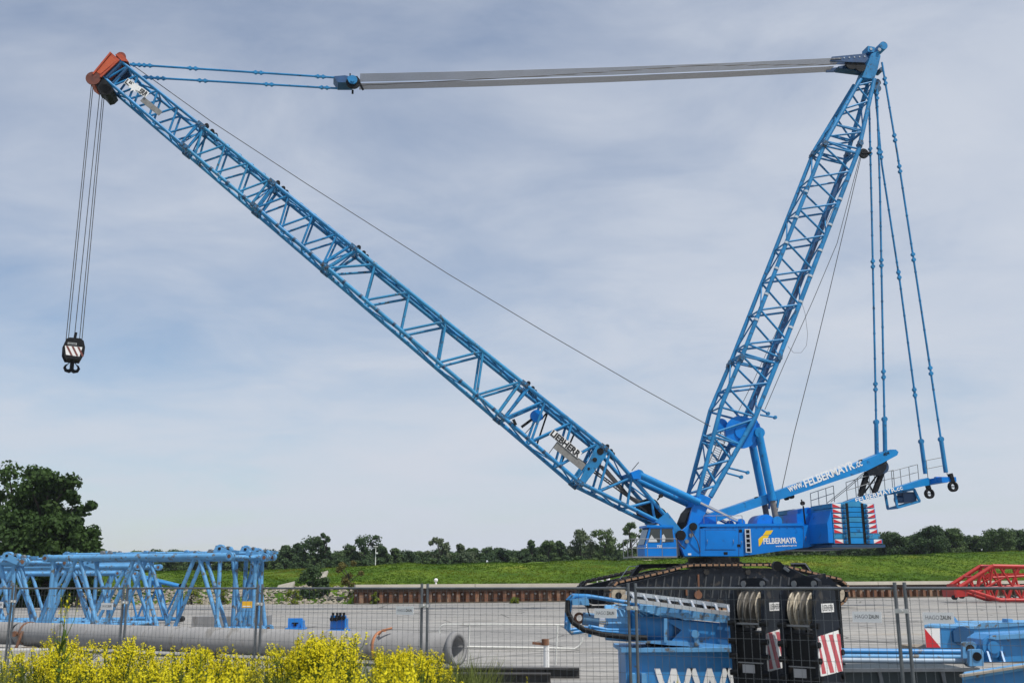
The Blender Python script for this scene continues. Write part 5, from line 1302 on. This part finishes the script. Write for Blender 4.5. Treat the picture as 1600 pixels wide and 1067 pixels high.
# ------------------------------------------------------------------ black hook blocks
def sheave_block(px, Y, yaw, label, cream):
    loc = plan(px, Y); t = thing('sheave_block', label, 'pulley block', (0, 0, 0))
    W_, D_ = .72, .92
    side = [(-.34, .05), (.40, .05), (.46, .55), (.47, 1.35), (.40, 1.62), (.36, 2.0), (.22, 2.10), (-.26, 2.10), (-.38, 1.95), (-.44, 1.4), (-.42, .6)]
    for i, x in enumerate((-W_/2, W_/2-.07)):
        mb = MB().prism([V((x, y, z)) for y, z in side], V((.07, 0, 0))); sp = mb.each('side_plate', BLOCK, t)
        if i == 1:
            X = x+.07
            MB().prism([V((X, -.20, 1.66)), V((X, .26, 1.66)), V((X, .26, 1.80)), V((X, -.20, 1.80))], V((.008, 0, 0))).build('name_plate', WHITE, sp)
            lettering('LIEBHERR', (X+.009, -.17, 1.685), V((0, 1, 0)), V((0, 0, 1)), .40, .095, BLACK, sp, bold=.0, depth=.002)
            MB().prism([V((X, -.40, .66)), V((X, .42, .70)), V((X, .44, 1.05)), V((X, .38, 1.36)), V((X, -.40, 1.28)), V((X, -.43, 1.0))], V((.012, 0, 0))).build('warning_panel', WHITE, sp)
            mb = MB()
            for k in range(4):
                y0 = -.62 + k*.30
                q = [(y0, 1.30), (y0+.15, 1.30), (y0+.15+.26, .70), (y0+.26, .70)]; q = [(max(-.41, min(.42, y)), z) for y, z in q]
                if q[0][0] == q[1][0] and q[2][0] == q[3][0]: continue
                mb.prism([V((X+.012, y, z)) for y, z in q], V((.004, 0, 0)))
            mb.build('warning_stripe', REDF, sp)
        mb = MB()
        for y, z in ((-.40, .62), (-.41, .9), (-.42, 1.15), (-.40, 1.45), (.42, .62), (.44, 1.0), (.42, 1.35)): mb.mark().disc((x+.035, y, z), (1, 0, 0), .05, .16, 10)
        mb.each('bolt', DARK, sp)
    MB().bbox((-W_/2+.07, -.36, .05), (W_/2-.07, .38, 1.30)).build('body', DARK, t)
    mb = MB(); mb.bbox((-W_/2+.06, -.39, 1.43), (W_/2-.06, -.365, 1.46)); mb.mark().bbox((-W_/2+.1, -.375, .78), (W_/2-.1, -.361, .80)); mb.mark().bbox((-W_/2+.1, -.375, .40), (W_/2-.1, -.361, .42)); mb.each('guard_rod', GREY, t)
    for k in range(5):
        x = -W_/2+.14 + k*.125
        mb = MB(); mb.ring((x-.02, -.02, 1.68), (1, 0, 0), [(.01, .06), (.01, .29), (.0, .32), (.02, .29), (.04, .32), (.03, .29), (.03, .06)], 30, False); mb.build('sheave', (CREAM if (cream and k in (0, 1, 3)) or (not cream and k == 3) else SILV), t)
    mb = MB(); mb.prism([V((-W_/2+.08, -.1, z)) + V((x, 0, 0)) for x, z in ((0, 2.02), (W_-.16, 2.02), (W_-.16, 2.17), (W_-.24, 2.22), (.08, 2.22), (0, 2.17))], V((0, .14, 0))); tb = mb.build('top_bar', BLOCK, t)
    mb = MB()
    for x in (-.2, .2): mb.mark().disc((x, -.105, 2.12), (0, 1, 0), .055, .02, 14)
    mb.each('eye_hole', GREY, tb)
    mb = MB().bbox((-.17, -.375, .62), (.08, -.361, .76)); mb.build('plate', mat('grey_plate', (.33, .34, .36), .4, metal=.3), t)
    mb = MB()
    for x, z in ((-.05, .22), (.2, .18)): mb.mark().disc((x, -.36, z), (0, 1, 0), .075, .05, 16)
    mb.each('cover_cap', BLOCK, t)
    t.location = loc; t.rotation_euler.z = yaw; t.scale = (.88, .88, .95)
    return t
sheave_block(1178, 17.9, R(-40), 'black pulley block with dull sheaves standing beside the blue winch frame', False)
sheave_block(1258, 17.0, R(-44), 'black pulley block with cream sheaves and striped warning panel', True)
# black jib link behind them
t = thing('link_arm', 'black steel link arm with a round eye leaning over the pulley blocks', 'link arm', at(1240, 900, 19.5))
mb = MB(); a_, b_ = at(1214, 884, 19.6), at(1262, 908, 19.4); mb.beam(a_, b_, .10, .16); mb.beam(b_, at(1290, 904, 19.4), .12, .2); mb.beam(at(1290, 904, 19.4), at(1310, 925, 19.4), .1, .12); mb.build('arm', BLOCK, t)
mb = MB(); mb.disc(a_, (0, 1, 0), .09, .16, 20); mb.mark().disc(b_, (0, 1, 0), .07, .2, 16); mb.each('eye', DARK, t)
mb = MB().beam(at(1225, 886, 19.5), at(1233, 892, 19.45), .03, .05); mb.build('plate', GREY, t)
mb = MB(); q = at(1262, 915, 19.6); mb.bbox((q.x-.4, q.y-.3, .02), (q.x+.5, q.y+.4, 1.95)); mb.build('stand', DARK, t)

# ------------------------------------------------------------------ blue winch frame on the www box
Yw_ = 19.0
def PW(px, py, dy=0.0): return at(px, py, Yw_) + V((0, dy, 0))
t = thing('steel_box', 'blue steel box with large white letters below the winch frame', 'steel box', gnd(1080, 1090))
p0, p1 = PW(977, 1018), PW(1160, 1018); zt3 = p0.z
mb = MB().bbox((p0.x, Yw_, .02), (p1.x+.6, Yw_+1.3, zt3)); bx = mb.build('body', BLUEY, t)
MB().bbox((p0.x-.08, Yw_-.12, zt3+.002), (p1.x+.6, Yw_+1.4, zt3+.07)).build('rim', BLUEP, t)
lettering('WWW', PW(1024, 1100) + V((0, -.006, 0)), V((1, 0, 0)), V((0, 0, 1)), 1.95, .61, WHITE, bx, bold=.03)
mb = MB()
for x in (987, 1004): q = PW(x, 1062); mb.mark().bbox((q.x-.04, Yw_-.2, q.z-.12), (q.x+.05, Yw_-.002, q.z+.12))
mb.each('lug', BLUEP, t)
t = thing('winch_frame', 'blue winch and hydraulic frame lying on the blue steel box', 'winch', PW(1060, 1012))
mb = MB()
for dy in (.1, 1.1):
    mb.path([PW(1000, 944, dy), PW(925, 932, dy), PW(900, 931, dy), PW(892, 938, dy), PW(890, 960, dy), PW(889, 985, dy), PW(893, 989, dy), PW(920, 985, dy), PW(1000, 990, dy)], .035, 8)
for x, y in ((900, 931), (890, 975), (925, 985)): mb.tube(PW(x, y, .1), PW(x, y, 1.1), .03, 8)
mb.tube(PW(920, 978, .1), PW(950, 984, .1), .03, 8); mb.tube(PW(950, 984, .1), PW(1000, 985, .1), .03, 8); mb.tube(PW(923, 976, .1), PW(922, 995, .1), .03, 8)
mb.build('guard_hoop', BLUEY, t)
mb = MB(); mb.prism([PW(893, 936, .0), PW(917, 932, .0), PW(921, 945, .0), PW(895, 945, .0)], V((0, .25, 0))); mb.prism([PW(907, 938, -.02), PW(919, 934, -.02), PW(921, 945, -.02), PW(910, 945, -.02)], V((0, .02, 0))); mb.build('junction_box', BLUEP, t)
mb = MB().path([PW(888, 938, .1), PW(887, 955, .05), PW(895, 972, -.05), PW(912, 983, -.1), PW(940, 990, -.1), PW(975, 994, -.1), PW(1010, 996, -.05)], .05, 8); mb.path([PW(918, 945, .0), PW(919, 955, 0), PW(922, 962, 0)], .012, 6); mb.build('hose', DARK, t)
mb = MB().tube(PW(912, 967, .3), PW(938, 970, .3), .115, 16); mb.build('ram_body', mat('ram_blue', (.10, .22, .36), .45, var=.2), t)
mb = MB().tube(PW(938, 970, .3), PW(950, 971, .3), .065, 14); mb.build('ram_rod', CHROME, t)
mb = MB().ring(PW(907, 966, .25), (0, 1, 0), [(0, .055), (0, .10), (.12, .10), (.12, .055), (0, .055)], 20); mb.build('ram_eye', RUST, t)
c = PW(965, 975, .45); mb = MB().ring(PW(949, 974, .5), (1, 0, 0), [(0, 0), (0, .31), (.42, .34), (.42, 0)], 8, False); mb.build('motor_housing', BLUEP, t)
mb = MB().ring(PW(983, 976, .5), (1, 0, -.05), [(0, .0), (0, .24), (.08, .24), (.08, .31), (.72, .33), (.75, .36), (.82, .36), (.82, .30), (1.15, .06), (1.15, 0)], 30); mb.build('drum', BLUEY, t)
mb = MB()
mb.prism([PW(1000, 945, .0), PW(1055, 948, .0), PW(1145, 962, .0), PW(1148, 974, .0), PW(1030, 962, .0), PW(1000, 952, .0)], V((0, 1.1, 0)))
mb.mark().prism([PW(992, 1002, .0), PW(1040, 1000, .0), PW(1148, 1008, .0), PW(1148, 1014, .0), PW(1040, 1007, .0)], V((0, 1.1, 0)))
mb.each('longitudinal_beam', BLUEP, t)
mb = MB(); mb.prism([PW(1035, 966, .06), PW(1150, 977, .06), PW(1150, 1008, .06), PW(1048, 1003, .06), PW(1066, 984, .06)], V((0, .05, 0))); mb.mark().prism([PW(1035, 966, 1.0), PW(1150, 977, 1.0), PW(1150, 1008, 1.0), PW(1048, 1003, 1.0)], V((0, .05, 0))); wb = mb.each('web_plate', BLUEY, t)
mb = MB().disc(PW(1143, 990, .04), (0, 1, 0), .27, .03, 30); mb.build('web_hole', mat('hole_blue', (.02, .12, .30), .5), wb)
mb = MB(); mb.tube(PW(1086, 990, -.05), PW(1086, 990, .2), .07, 14); mb.beam(PW(1086, 992, .0), PW(1090, 1008, .0), .06, .08); mb.build('lever', BLUEP, t)
mb = MB(); mb.prism([PW(1030, 957, -.06), PW(1075, 956, -.06), PW(1085, 968, -.06), PW(1070, 968, -.06)], V((0, .05, 0))); mb.prism([PW(1037, 965, -.05), PW(1042, 965, -.05), PW(1042, 1003, -.05), PW(1037, 1003, -.05)], V((0, .05, 0))); mb.build('bracket', BLUEP, t)
mb = MB(); 
for i in range(5): mb.path([PW(965+i*6, 945+i, .3), PW(990+i*8, 950+i*2, .0), PW(1005+i*7, 962-i*2, .1), PW(1012+i*8, 958, .3)], .02, 6)
mb.build('hydraulic_line', BLUEP, t)
mb = MB().bbox(PW(1020, 1018, .2), PW(1150, 1008, 1.0)); mb.build('skid', DARK, t)
# aluminium ladder on the winch frame
t = thing('ladder', 'silver aluminium ladder lying across the top of the winch frame', 'ladder', PW(1060, 945))
ra0, ra1, rb0, rb1 = PW(980, 926, .25), PW(1150, 948, .25), PW(985, 937, -.1), PW(1150, 960, -.1)
mb = MB().beam(ra0, ra1, .03, .07); mb.beam(rb0, rb1, .03, .07); mb.build('stile', ALU, t)
mb = MB()
for q in range(9): mb.beam(ra0.lerp(ra1, (q+.5)/9), rb0.lerp(rb1, (q+.42)/9), .035, .035)
mb.build('rung', ALU, t)
# ------------------------------------------------------------------ right hand stack: rods on a dark trailer
p0, p1 = plan(1300, 18.4), plan(1522, 17.6)
t = thing('flat_trailer', 'dark teal flat container frame carrying blue rods at the right', 'container', p0.lerp(p1, .5))
mb = MB().bbox((p0.x-.3, 17.9, .02), (p1.x+.05, 19.6, .58)); mb.build('bed', TEAL, t)
MB().bbox((p0.x-.3, 17.78, .585), (p1.x, 17.9, .64)).build('edge_rail', GALV, t)
mb = MB()
for x in (1362, 1458): q = plan(x, 17.9); mb.mark().beam(V((q.x-.03, 17.88, .58)), V((q.x+.05, 17.88, .02)), .05, .06)
mb.each('stanchion', GALV, t)
GR = 'blue pendant rods stacked on the container frame'
for i, (py, Y, lab) in enumerate(((1017, 19.2, 'uppermost blue rod of the stack on the container frame'), (1025, 18.6, 'middle blue grey rod of the stack on the container frame'), (1031, 18.1, 'lowest pale rod of the stack on the container frame'))):
    a_, b_ = at(1290, py, Y), at(1516, py+1.5, Y); mb = MB().tube(a_, b_, .055 if i == 0 else .045, 14); mb.disc(b_, (0, 1, 0), .1, .12, 16); mb.disc(a_, (0, 1, 0), .1, .12, 16)
    solo(mb, 'pendant_rod', (BLUEY, BLUEP, mat('grey_blue', (.28, .36, .44), .45, var=.15))[i], lab, 'rod', a_.lerp(b_, .5), GR)
# blue counterweight with red white triangle
Yk = 27.0
def PK(px, py, dy=0): return at(px, py, Yk) + V((0, dy, 0))
t = thing('counterweight_block', 'blue counterweight block with red and white triangle marking at the right', 'counterweight', PK(1500, 1012))
mb = MB().prism([PK(1444, 980), PK(1468, 980), PK(1530, 981), PK(1532, 979), PK(1620, 977), PK(1620, 1012), PK(1447, 1012)], V((1.15, 2.2, 0)))
cb_ = mb.build('body', BLUEY, t)
mb = MB().prism([PK(1444, 979.5, -.02), PK(1525, 982, -.02), PK(1532, 977, -.02), PK(1625, 975, -.02), PK(1620, 977, 0) + V((1.3, 2.2, 0)), PK(1444, 979.5, 0) + V((1.25, 2.2, 0))], V((0, 0, .06))); mb.build('top_plate', BLUEP, t)
MB().prism([PK(1444, 981, -.02), PK(1468, 981, -.02), PK(1469, 1011, -.02), PK(1447, 1011, -.02)], V((0, .018, 0))).build('warning_plate', WHITE, cb_)
MB().prism([PK(1444, 981, -.028), PK(1469, 1011, -.028), PK(1447, 1011, -.028)], V((0, .006, 0))).build('warning_triangle', REDW, cb_)
zl = PK(1444, 979.5).z + .055; xl = PK(1457, 979).x + .85; mb = MB().prism([V((xl, Yk+1.5, zl)), V((xl, Yk+1.5, zl+.15)), V((xl+.36, Yk+1.5, zl+.15)), V((xl+.46, Yk+1.5, zl))], V((0, .5, 0))); mb.mark().prism([PK(1580, 977, .2), PK(1580, 967, .2), PK(1588, 967, .2), PK(1590, 977, .2)], V((0, .3, 0))); mb.each('lifting_lug', BLUEP, t)
mb = MB(); mb.disc(PK(1502, 993, -.02), (0, 1, 0), .24, .12, 20); mb.bbox(PK(1488, 1002, -.12), PK(1518, 984, -.01)); mb.build('boss', mat('dull_blue', (.012, .08, .2), .5), t)
mb = MB().bbox(PK(1450, 1040, .2), PK(1620, 1012.4, 1.9)); mb.build('support', WOOD, t)
# bearing bracket with holes
Yb = 17.5
def PR(px, py, dy=0): return at(px, py, Yb) + V((0, dy, 0))
t = thing('bearing_bracket', 'blue bearing bracket with a round hole at the end of the rods', 'bracket', PR(1530, 1040))
for dy, ox, oy in ((0, 0, 0), (.45, 8, -9)):
    mb = MB(); x0, x1, y0, y1 = 1515+ox, 1537+ox, 1014+oy, 1040+oy
    c = PR(1526.5+ox, 1025+oy, dy); r_ = .07
    out = [PR(x0, y1, dy), PR(x0, y0+2, dy), PR(x0+2, y0, dy), PR(x1-3, y0, dy), PR(x1, y0+4, dy), PR(x1, y1, dy)]
    mb.prism(out, V((0, .09, 0))); pl_ = mb.build('plate', BLUEP, t)
    MB().disc(c + V((0, -.004, 0)), (0, 1, 0), r_, .02, 22).build('hole', DARK, pl_)
# blue pivot frame at the right edge and flat plate
t = thing('pivot_frame', 'blue pivot frame with ribs and round bearing at the right edge', 'frame', PR(1575, 1035))
mb = MB().prism([PR(1540, 1036, .3), PR(1548, 1000, .3), PR(1560, 992, .3), PR(1640, 988, .3), PR(1640, 1034, .3), PR(1575, 1036, .3)], V((0, .6, 0))); mb.build('body', BLUEY, t)
mb = MB().disc(PR(1562, 1012, .27), (0, 1, 0), .17, .06, 28); mb.disc(PR(1562, 1012, .24), (0, 1, 0), .1, .06, 24)
for x in (1551, 1573): mb.mark().prism([PR(x, 1034, .1), PR(x, 1018, .22), PR(x, 1014, .3), PR(x, 1034, .3)], V((.03, 0, 0)))
mb.each('bearing', BLUEY, t)
mb = MB().prism([PR(1554, 998, .2), PR(1562, 993, .2), PR(1640, 988, .2), PR(1640, 996, .2), PR(1566, 1000, .2)], V((0, .5, 0))); mb.build('upper_flange', BLUEP, t)
t = thing('steel_platform', 'flat blue steel platform with worn edges at the lower right corner', 'platform', plan(1580, 15.5))
def PF(px, py, dy=0): return at(px, py, 15.6) + V((0, dy, 0))
mb = MB().prism([PF(1502, 1055), PF(1640, 1034), PF(1640, 1040), PF(1504, 1062)], V((0.3, .6, .0))); mb.build('deck', BLUEP, t)
mb = MB().prism([PF(1501, 1053.6, -.05), PF(1640, 1032.5, -.05), PF(1640, 1035.5, -.05), PF(1501, 1057, -.05)], V((0, .1, .0))); mb.build('edge_bar', mat('worn_edge', (.33, .30, .25), .6, var=.25), t)
mb = MB().prism([PF(1508, 1063, .1), PF(1640, 1042, .1), PF(1640, 1090, .1), PF(1508, 1090, .1)], V((0.25, .45, .0))); mb.build('side_skirt', BLUEY, t)
# red lattice piece in the distance
Yr = 90.0
def PD(px, py, dy=0): return at(px+14, py+2, Yr) + V((0, dy, 0))
t = thing('red_boom_section', 'red lattice boom piece lying on the yard at the far right', 'boom section', gnd(1560, 940))
mb = MB()
for dy in (0, 2.4):
    for a_, b_ in (((1485, 915), (1537, 882)), ((1537, 882), (1640, 884)), ((1485, 915), (1500, 920)), ((1500, 920), (1548, 935)), ((1548, 935), (1640, 936))): mb.tube(PD(*a_, dy), PD(*b_, dy), .17, 10)
mb.build('chord', REDL, t)
mb = MB()
for dy in (0, 2.4):
    for a_, b_ in (((1500, 905), (1512, 924)), ((1512, 924), (1520, 893)), ((1520, 893), (1530, 930)), ((1530, 930), (1537, 883)), ((1537, 883), (1560, 934)), ((1548, 884), (1582, 934)), ((1560, 934), (1576, 884)), ((1582, 934), (1600, 884)), ((1590, 884), (1602, 934)), ((1512, 924), (1560, 897)), ((1530, 918), (1600, 912)), ((1537, 900), (1620, 896))): mb.tube(PD(*a_, dy), PD(*b_, dy), .10, 8)
for q in ((1537, 882), (1560, 884), (1585, 884), (1510, 899), (1500, 920), (1548, 935), (1575, 936)): mb.tube(PD(*q), PD(*q, 2.4), .09, 8)
mb.prism([PD(1537, 893, 1), PD(1600, 893, 1), PD(1600, 899, 1), PD(1533, 899, 1)], V((0, .2, 0))); mb.build('lacing', REDL, t)
mb = MB().prism([PD(1476, 918, -.1), PD(1497, 918, -.1), PD(1497, 929, -.1), PD(1478, 931, -.1)], V((0, 2.6, 0))); mb.prism([PD(1482, 910, .2), PD(1497, 913, .2), PD(1497, 918, .2), PD(1483, 918, .2)], V((0, 2.0, 0))); mb.build('end_foot', REDL, t)
mb = MB(); mb.disc(PD(1479, 931, .2), (0, 1, 0), .2, .4, 14); mb.mark().disc(PD(1490, 929, .2), (0, 1, 0), .2, .4, 14)
mb.each('roller', DARK, t)
p = gnd(1575, 938); mb = MB()
for i in range(14): mb.path([p + V((-1.2+i*.5, -.6-.1*(i % 3), .06)), p + V((-.8+i*.5, -.3, .3+.08*(i % 4))), p + V((-.2+i*.5, -.5, .05))], .09, 6)
solo(mb, 'chain_heap', DARK, 'heap of dark cables at the foot of the red boom piece', 'cable', p)
p = gnd(1538, 937); mb = MB()
for i in range(12): mb.path([p + V((-.9+i*.17, -.9, .05)), p + V((-.8+i*.17, -.9, .35)), p + V((-.7+i*.17, -.9, .05))], .04, 5)
solo(mb, 'chain', mat('pale_chain', (.35, .32, .27), .6), 'pale chain lying in front of the red boom piece', 'chain', p)

# ------------------------------------------------------------------ site fence
D0 = 18.0; HF = 1.98
def fpt(k): Yk_ = D0*(1-.102*k); x = (405+189.5*k)/(1-.102*k); return plan(x, Yk_)
GF = 'panels of the site fence'
places = {-3: 'leftmost fence panel, cut by the left edge of the view', -2: 'fence panel behind the tall weed, before the stored boom sections', -1: 'fence panel before the right end of the long blue boom section', 0: 'fence panel in front of the small blue brackets and the pipe', 1: 'fence panel in front of the white tube barrier', 2: 'fence panel in front of the black pulley blocks and winch frame', 3: 'fence panel in front of the blue counterweight at the right'}
signs = {-3: (.86,), -2: (.86,), -1: (), 0: (.895,), 1: (.885,), 2: (.885,), 3: (.115,)}
mesh_cache = None
def wire(mb, a, b, r):
    mb.tube(a, b, r, 4, cap=False)
for k in range(-3, 4):
    a_, b_ = fpt(k), fpt(k+1); d = (b_-a_).normalized(); ln = (b_-a_).length; nn = d.cross(Z).normalized()
    if nn.y > 0: nn = -nn
    t = thing('fence_panel', 'galvanised wire mesh ' + places[k], 'fence panel', a_, GF)
    e = .055; A_ = a_ + d*e; B_ = b_ - d*e
    lean = {-3: -.05, -2: -.03, 2: .0, 3: .01}.get(k, 0)
    mb = MB(); mb.tube(A_ + Z*.04 + d*lean, A_ + Z*(HF+.07), .021, 10); mb.tube(B_ + Z*.04, B_ + Z*(HF+.07), .021, 10); mb.tube(A_ + Z*HF, B_ + Z*HF, .017, 8); mb.tube(A_ + Z*.16, B_ + Z*.16, .017, 8)
    mb.build('frame', GALV, t)
    mb = MB(); n_ = int(ln/.1)
    for i in range(1, n_): c = a_.lerp(b_, i/n_); wire(mb, c + Z*.16, c + Z*HF, .0027)
    for z in (.4, .64, .88, 1.12, 1.36, 1.60, 1.84): wire(mb, A_ + Z*z, B_ + Z*z, .0027)
    mb.build('wire_mesh', GALV, t)
    mb = MB(); mb.box(b_ + Z*1.72, (.15, .06, .05), (d, nn, Z)); mb.disc(b_ + Z*1.72 + nn*.03, nn, .02, .05, 8); mb.build('clamp', mat('bright_galv', (.6, .6, .58), .5, metal=.3), t)
    for f in signs[k]:
        c = a_ + d*(ln*f); w_ = .34
        if k == 3: w_ = .34
        o0 = c - d*w_/2 + Z*1.585 + nn*.012
        sg = MB().prism([o0, o0 + d*w_, o0 + d*w_ + Z*.125, o0 + Z*.125], nn*.006).build('sign', SIGNW, t)
        lettering('HAGO', o0 + d*.03 + Z*.045 + nn*.007, d, Z, .15, .045, mat('grey_ink', (.22, .22, .25), .5), sg, bold=0, depth=.0015)
        lettering('ZAUN', o0 + d*.19 + Z*.045 + nn*.007, d, Z, .115, .045, BLACK, sg, bold=.012, depth=.0015)
    if k == 2:
        f = .885
# ------------------------------------------------------------------ flowering plants in front of the fence
PETAL = leafmat('rape_petal', (0.60, 0.50, 0.006), (0.88, 0.80, 0.03), 3.0, .35)
STEM = leafmat('rape_stem', (0.055, 0.105, 0.014), (0.15, 0.21, 0.04), 2.0, .2)
def rape(seed, Hh, nbr=(4, 7), nlf=18, nbl=26):
    rg = random.Random(seed); st = MB(); vs = []; fs = []
    def leafq(p, d, l, w_):
        s_ = d.cross(Z).normalized()*w_; i = len(vsS); vsS.extend([p, p + d*l*.5 + s_, p + d*l, p + d*l*.5 - s_]); fsS.append([i, i+1, i+2, i+3])
    vsS, fsS = [], []
    tips = []
    nst = rg.randint(2, 3)
    for s_ in range(nst):
        a = rg.uniform(0, 6.28); base = V((rg.uniform(-.08, .08), rg.uniform(-.08, .08), 0)); top = base + V((math.cos(a)*.16*Hh, math.sin(a)*.16*Hh, Hh*rg.uniform(.86, 1.0)))
        mid = base.lerp(top, .5) + V((rg.uniform(-.03, .03), rg.uniform(-.03, .03), 0)); st.path([base, mid, top], [.009, .007, .004], 4); tips.append((top, rg.uniform(.8, 1.2)))
        for b in range(rg.randint(*nbr)):
            f = rg.uniform(.50, .95); q = base.lerp(mid, f*2) if f < .5 else mid.lerp(top, f*2-1); aa = rg.uniform(0, 6.28); l = Hh*rg.uniform(.16, .34)*(1.25-f*.6)
            e = q + V((math.cos(aa)*l*.55, math.sin(aa)*l*.55, l*.85)); e.z = min(e.z, Hh*1.02); st.path([q, q.lerp(e, .5) + V((math.cos(aa)*.03, math.sin(aa)*.03, -.01)), e], [.005, .004, .003], 3); tips.append((e, rg.uniform(.7, 1.1)))
        for b in range(nlf):
            f = rg.uniform(.03, .7); q = base.lerp(top, f); aa = rg.uniform(0, 6.28); leafq(q, V((math.cos(aa), math.sin(aa), rg.uniform(-.2, .8))).normalized(), rg.uniform(.08, .20), rg.uniform(.012, .035))
    st.add(vsS, fsS)
    for (p, k_) in tips:
        for i in range(int(nbl*k_)):
            h = rg.uniform(-.085, .02); a = rg.uniform(0, 6.28); r = .034*math.sqrt(max(.05, 1-((h+.0325)/.06)**2))*rg.uniform(.3, 1.05)*k_
            c = p + V((math.cos(a)*r, math.sin(a)*r, h)); n_ = V((math.cos(a)*.6 + rg.uniform(-.5, .5), math.sin(a)*.6 + rg.uniform(-.5, .5), rg.uniform(.2, 1))).normalized(); x = n_.orthogonal().normalized(); y = n_.cross(x); w_ = rg.uniform(.007, .012)
            j = len(vs); vs += [c + x*w_, c + y*w_*.8, c - x*w_, c - y*w_*.8]; fs.append([j, j+1, j+2, j+3])
    return st, vs, fs
protos = []
PLABEL = None
GY = 'yellow flowering plants before the fence'
LABY = 'yellow flowering rape plant in the dense thicket before the fence'
for i in range(7):
    t = thing('flowering_plant', LABY, 'plant', (0, 0, 0), GY); st, vs, fs = rape(900+i, 1.0)
    st.build('stem', STEM, t); MB().add(vs, fs).build('blossom', PETAL, t); protos.append(t)
rg = random.Random(5); n_ = 0
def ftop(px):   # top outline of the thicket in the photograph
    pts_ = [(-60, 1020), (0, 1022), (40, 1012), (70, 996), (110, 992), (140, 1002), (180, 985), (230, 1003), (260, 1000), (300, 1000), (330, 992), (370, 1000), (395, 1012), (440, 1002), (480, 984), (520, 980), (548, 1000), (565, 1036), (585, 1010), (610, 998), (640, 994), (670, 1004), (700, 1032), (725, 1058), (760, 1090)]
    for a, b in zip(pts_, pts_[1:]):
        if a[0] <= px <= b[0]: q = a[1]+(b[1]-a[1])*(px-a[0])/(b[0]-a[0]); return 1000+(q-1000)*1.35 if px < 660 else q
    return 1080
plants = []
clumps = [(30, 15.2, 60, 10), (75, 13.6, 46, 12), (112, 14.6, 40, 14), (135, 11.4, 60, 12), (182, 13.4, 44, 18), (228, 14.8, 40, 11), (262, 12.2, 50, 13), (310, 14.2, 44, 14), (345, 12.6, 46, 14), (385, 14.6, 34, 10), (410, 11.2, 50, 11),
          (446, 14.0, 40, 14), (492, 13.2, 46, 20), (525, 14.0, 36, 14), (540, 11.0, 40, 8), (612, 13.6, 42, 18), (645, 12.6, 46, 20), (672, 14.0, 30, 9), (695, 11.2, 28, 6), (40, 9.6, 60, 10), (230, 9.4, 90, 12), (330, 9.2, 90, 12), (480, 9.2, 80, 12), (620, 9.3, 80, 12)]
for (cx_, cy_, cw, n) in clumps:
    for i in range(int(n*(.72 if cy_ > 11.5 else .42))):
        u = rg.gauss(0, .55); px = cx_ + cw*u*.62; Y_ = cy_ + rg.uniform(-.6, .6)
        yt = ftop(px) + (cw*.42*min(1.6, u*u) + abs(rg.gauss(0, 7))) + (15 - cy_)*9.5
        h = at(px, yt, Y_).z
        if h < .3: continue
        plants.append((px, Y_, h))
for i, (px, Y_, h) in enumerate(plants):
    o = protos[i] if i < 7 else copy_tree(protos[i % 7])
    o.location = plan(px, Y_); s_ = h*rg.uniform(.97, 1.03); o.scale = (s_*rg.uniform(.8, 1.0), s_*rg.uniform(.8, 1.0), s_); o.rotation_euler.z = rg.uniform(0, 6.28)
# taller single plants
for px, yt, Y_, wd_, sd, nb_, bl, lab in ((112, 908, 12.5, .42, 71, (2, 3), 9, 'tall lone weed with sparse yellow flowers rising over the thicket at left'), (790, 1030, 15.5, .5, 72, (1, 2), 3, 'thin green weed standing alone at the middle of the fence'), (1052, 1046, 10.0, .10, 73, (0, 0), 60, 'single yellow blossom stalk in front of the white letters'), (815, 1056, 10.5, .3, 74, (0, 1), 22, 'small yellow blossom stalk right of the thicket')):
    st, vs, fs = rape(sd, 1.0, nb_, 26 if sd == 71 else 8, bl); h = at(px, yt, Y_).z
    t = thing('flowering_plant', lab, 'plant', (0, 0, 0)); st.build('stem', STEM, t); MB().add(vs, fs).build('blossom', PETAL, t); t.location = plan(px, Y_); t.scale = (h*wd_, h*wd_, h); t.rotation_euler.z = px
# dry grass and herbs between the plants
pts = []; rg = random.Random(8)
for i in range(8500):
    px = rg.uniform(-60, 760); Y_ = rg.uniform(8.5, 16.5); p = plan(px, Y_); pts.append((p.x, p.y, 0.0))
tufts('herb_layer', pts, .5, 1.15, leafmat('herb_blade', (0.050, 0.095, 0.014), (0.20, 0.22, 0.06), 1.2, .35), 'green and dry grass growing thickly between the yellow flowers', blades=3, wid=.008, seed=9)
pts = []
for i in range(900):
    px = rg.uniform(640, 1500); Y_ = rg.uniform(10, 12.0); p = plan(px, Y_); pts.append((p.x, p.y, 0.0))
tufts('verge_grass', pts, .2, .6, MATS['herb_blade'], 'thin grass along the foot of the fence', blades=3, wid=.006, seed=10)

# ------------------------------------------------------------------ summer haze
hz_ = MB().bbox((-920, -140, -2.2), (920, 1420, 62)); HM = bpy.data.materials.new('haze_air'); HM.use_nodes = True; t = HM.node_tree
t.nodes.remove(t.nodes['Principled BSDF']); pv = nd(t, 'ShaderNodeVolumePrincipled'); pv.inputs['Color'].default_value = (0.80, 0.88, 1.0, 1); pv.inputs['Density'].default_value = 0.00014; pv.inputs['Anisotropy'].default_value = 0.2
t.links.new(pv.outputs[0], t.nodes['Material Output'].inputs['Volume'])
tag(hz_.build('haze', HM), 'thin summer haze over the whole yard', 'haze', kind='stuff')
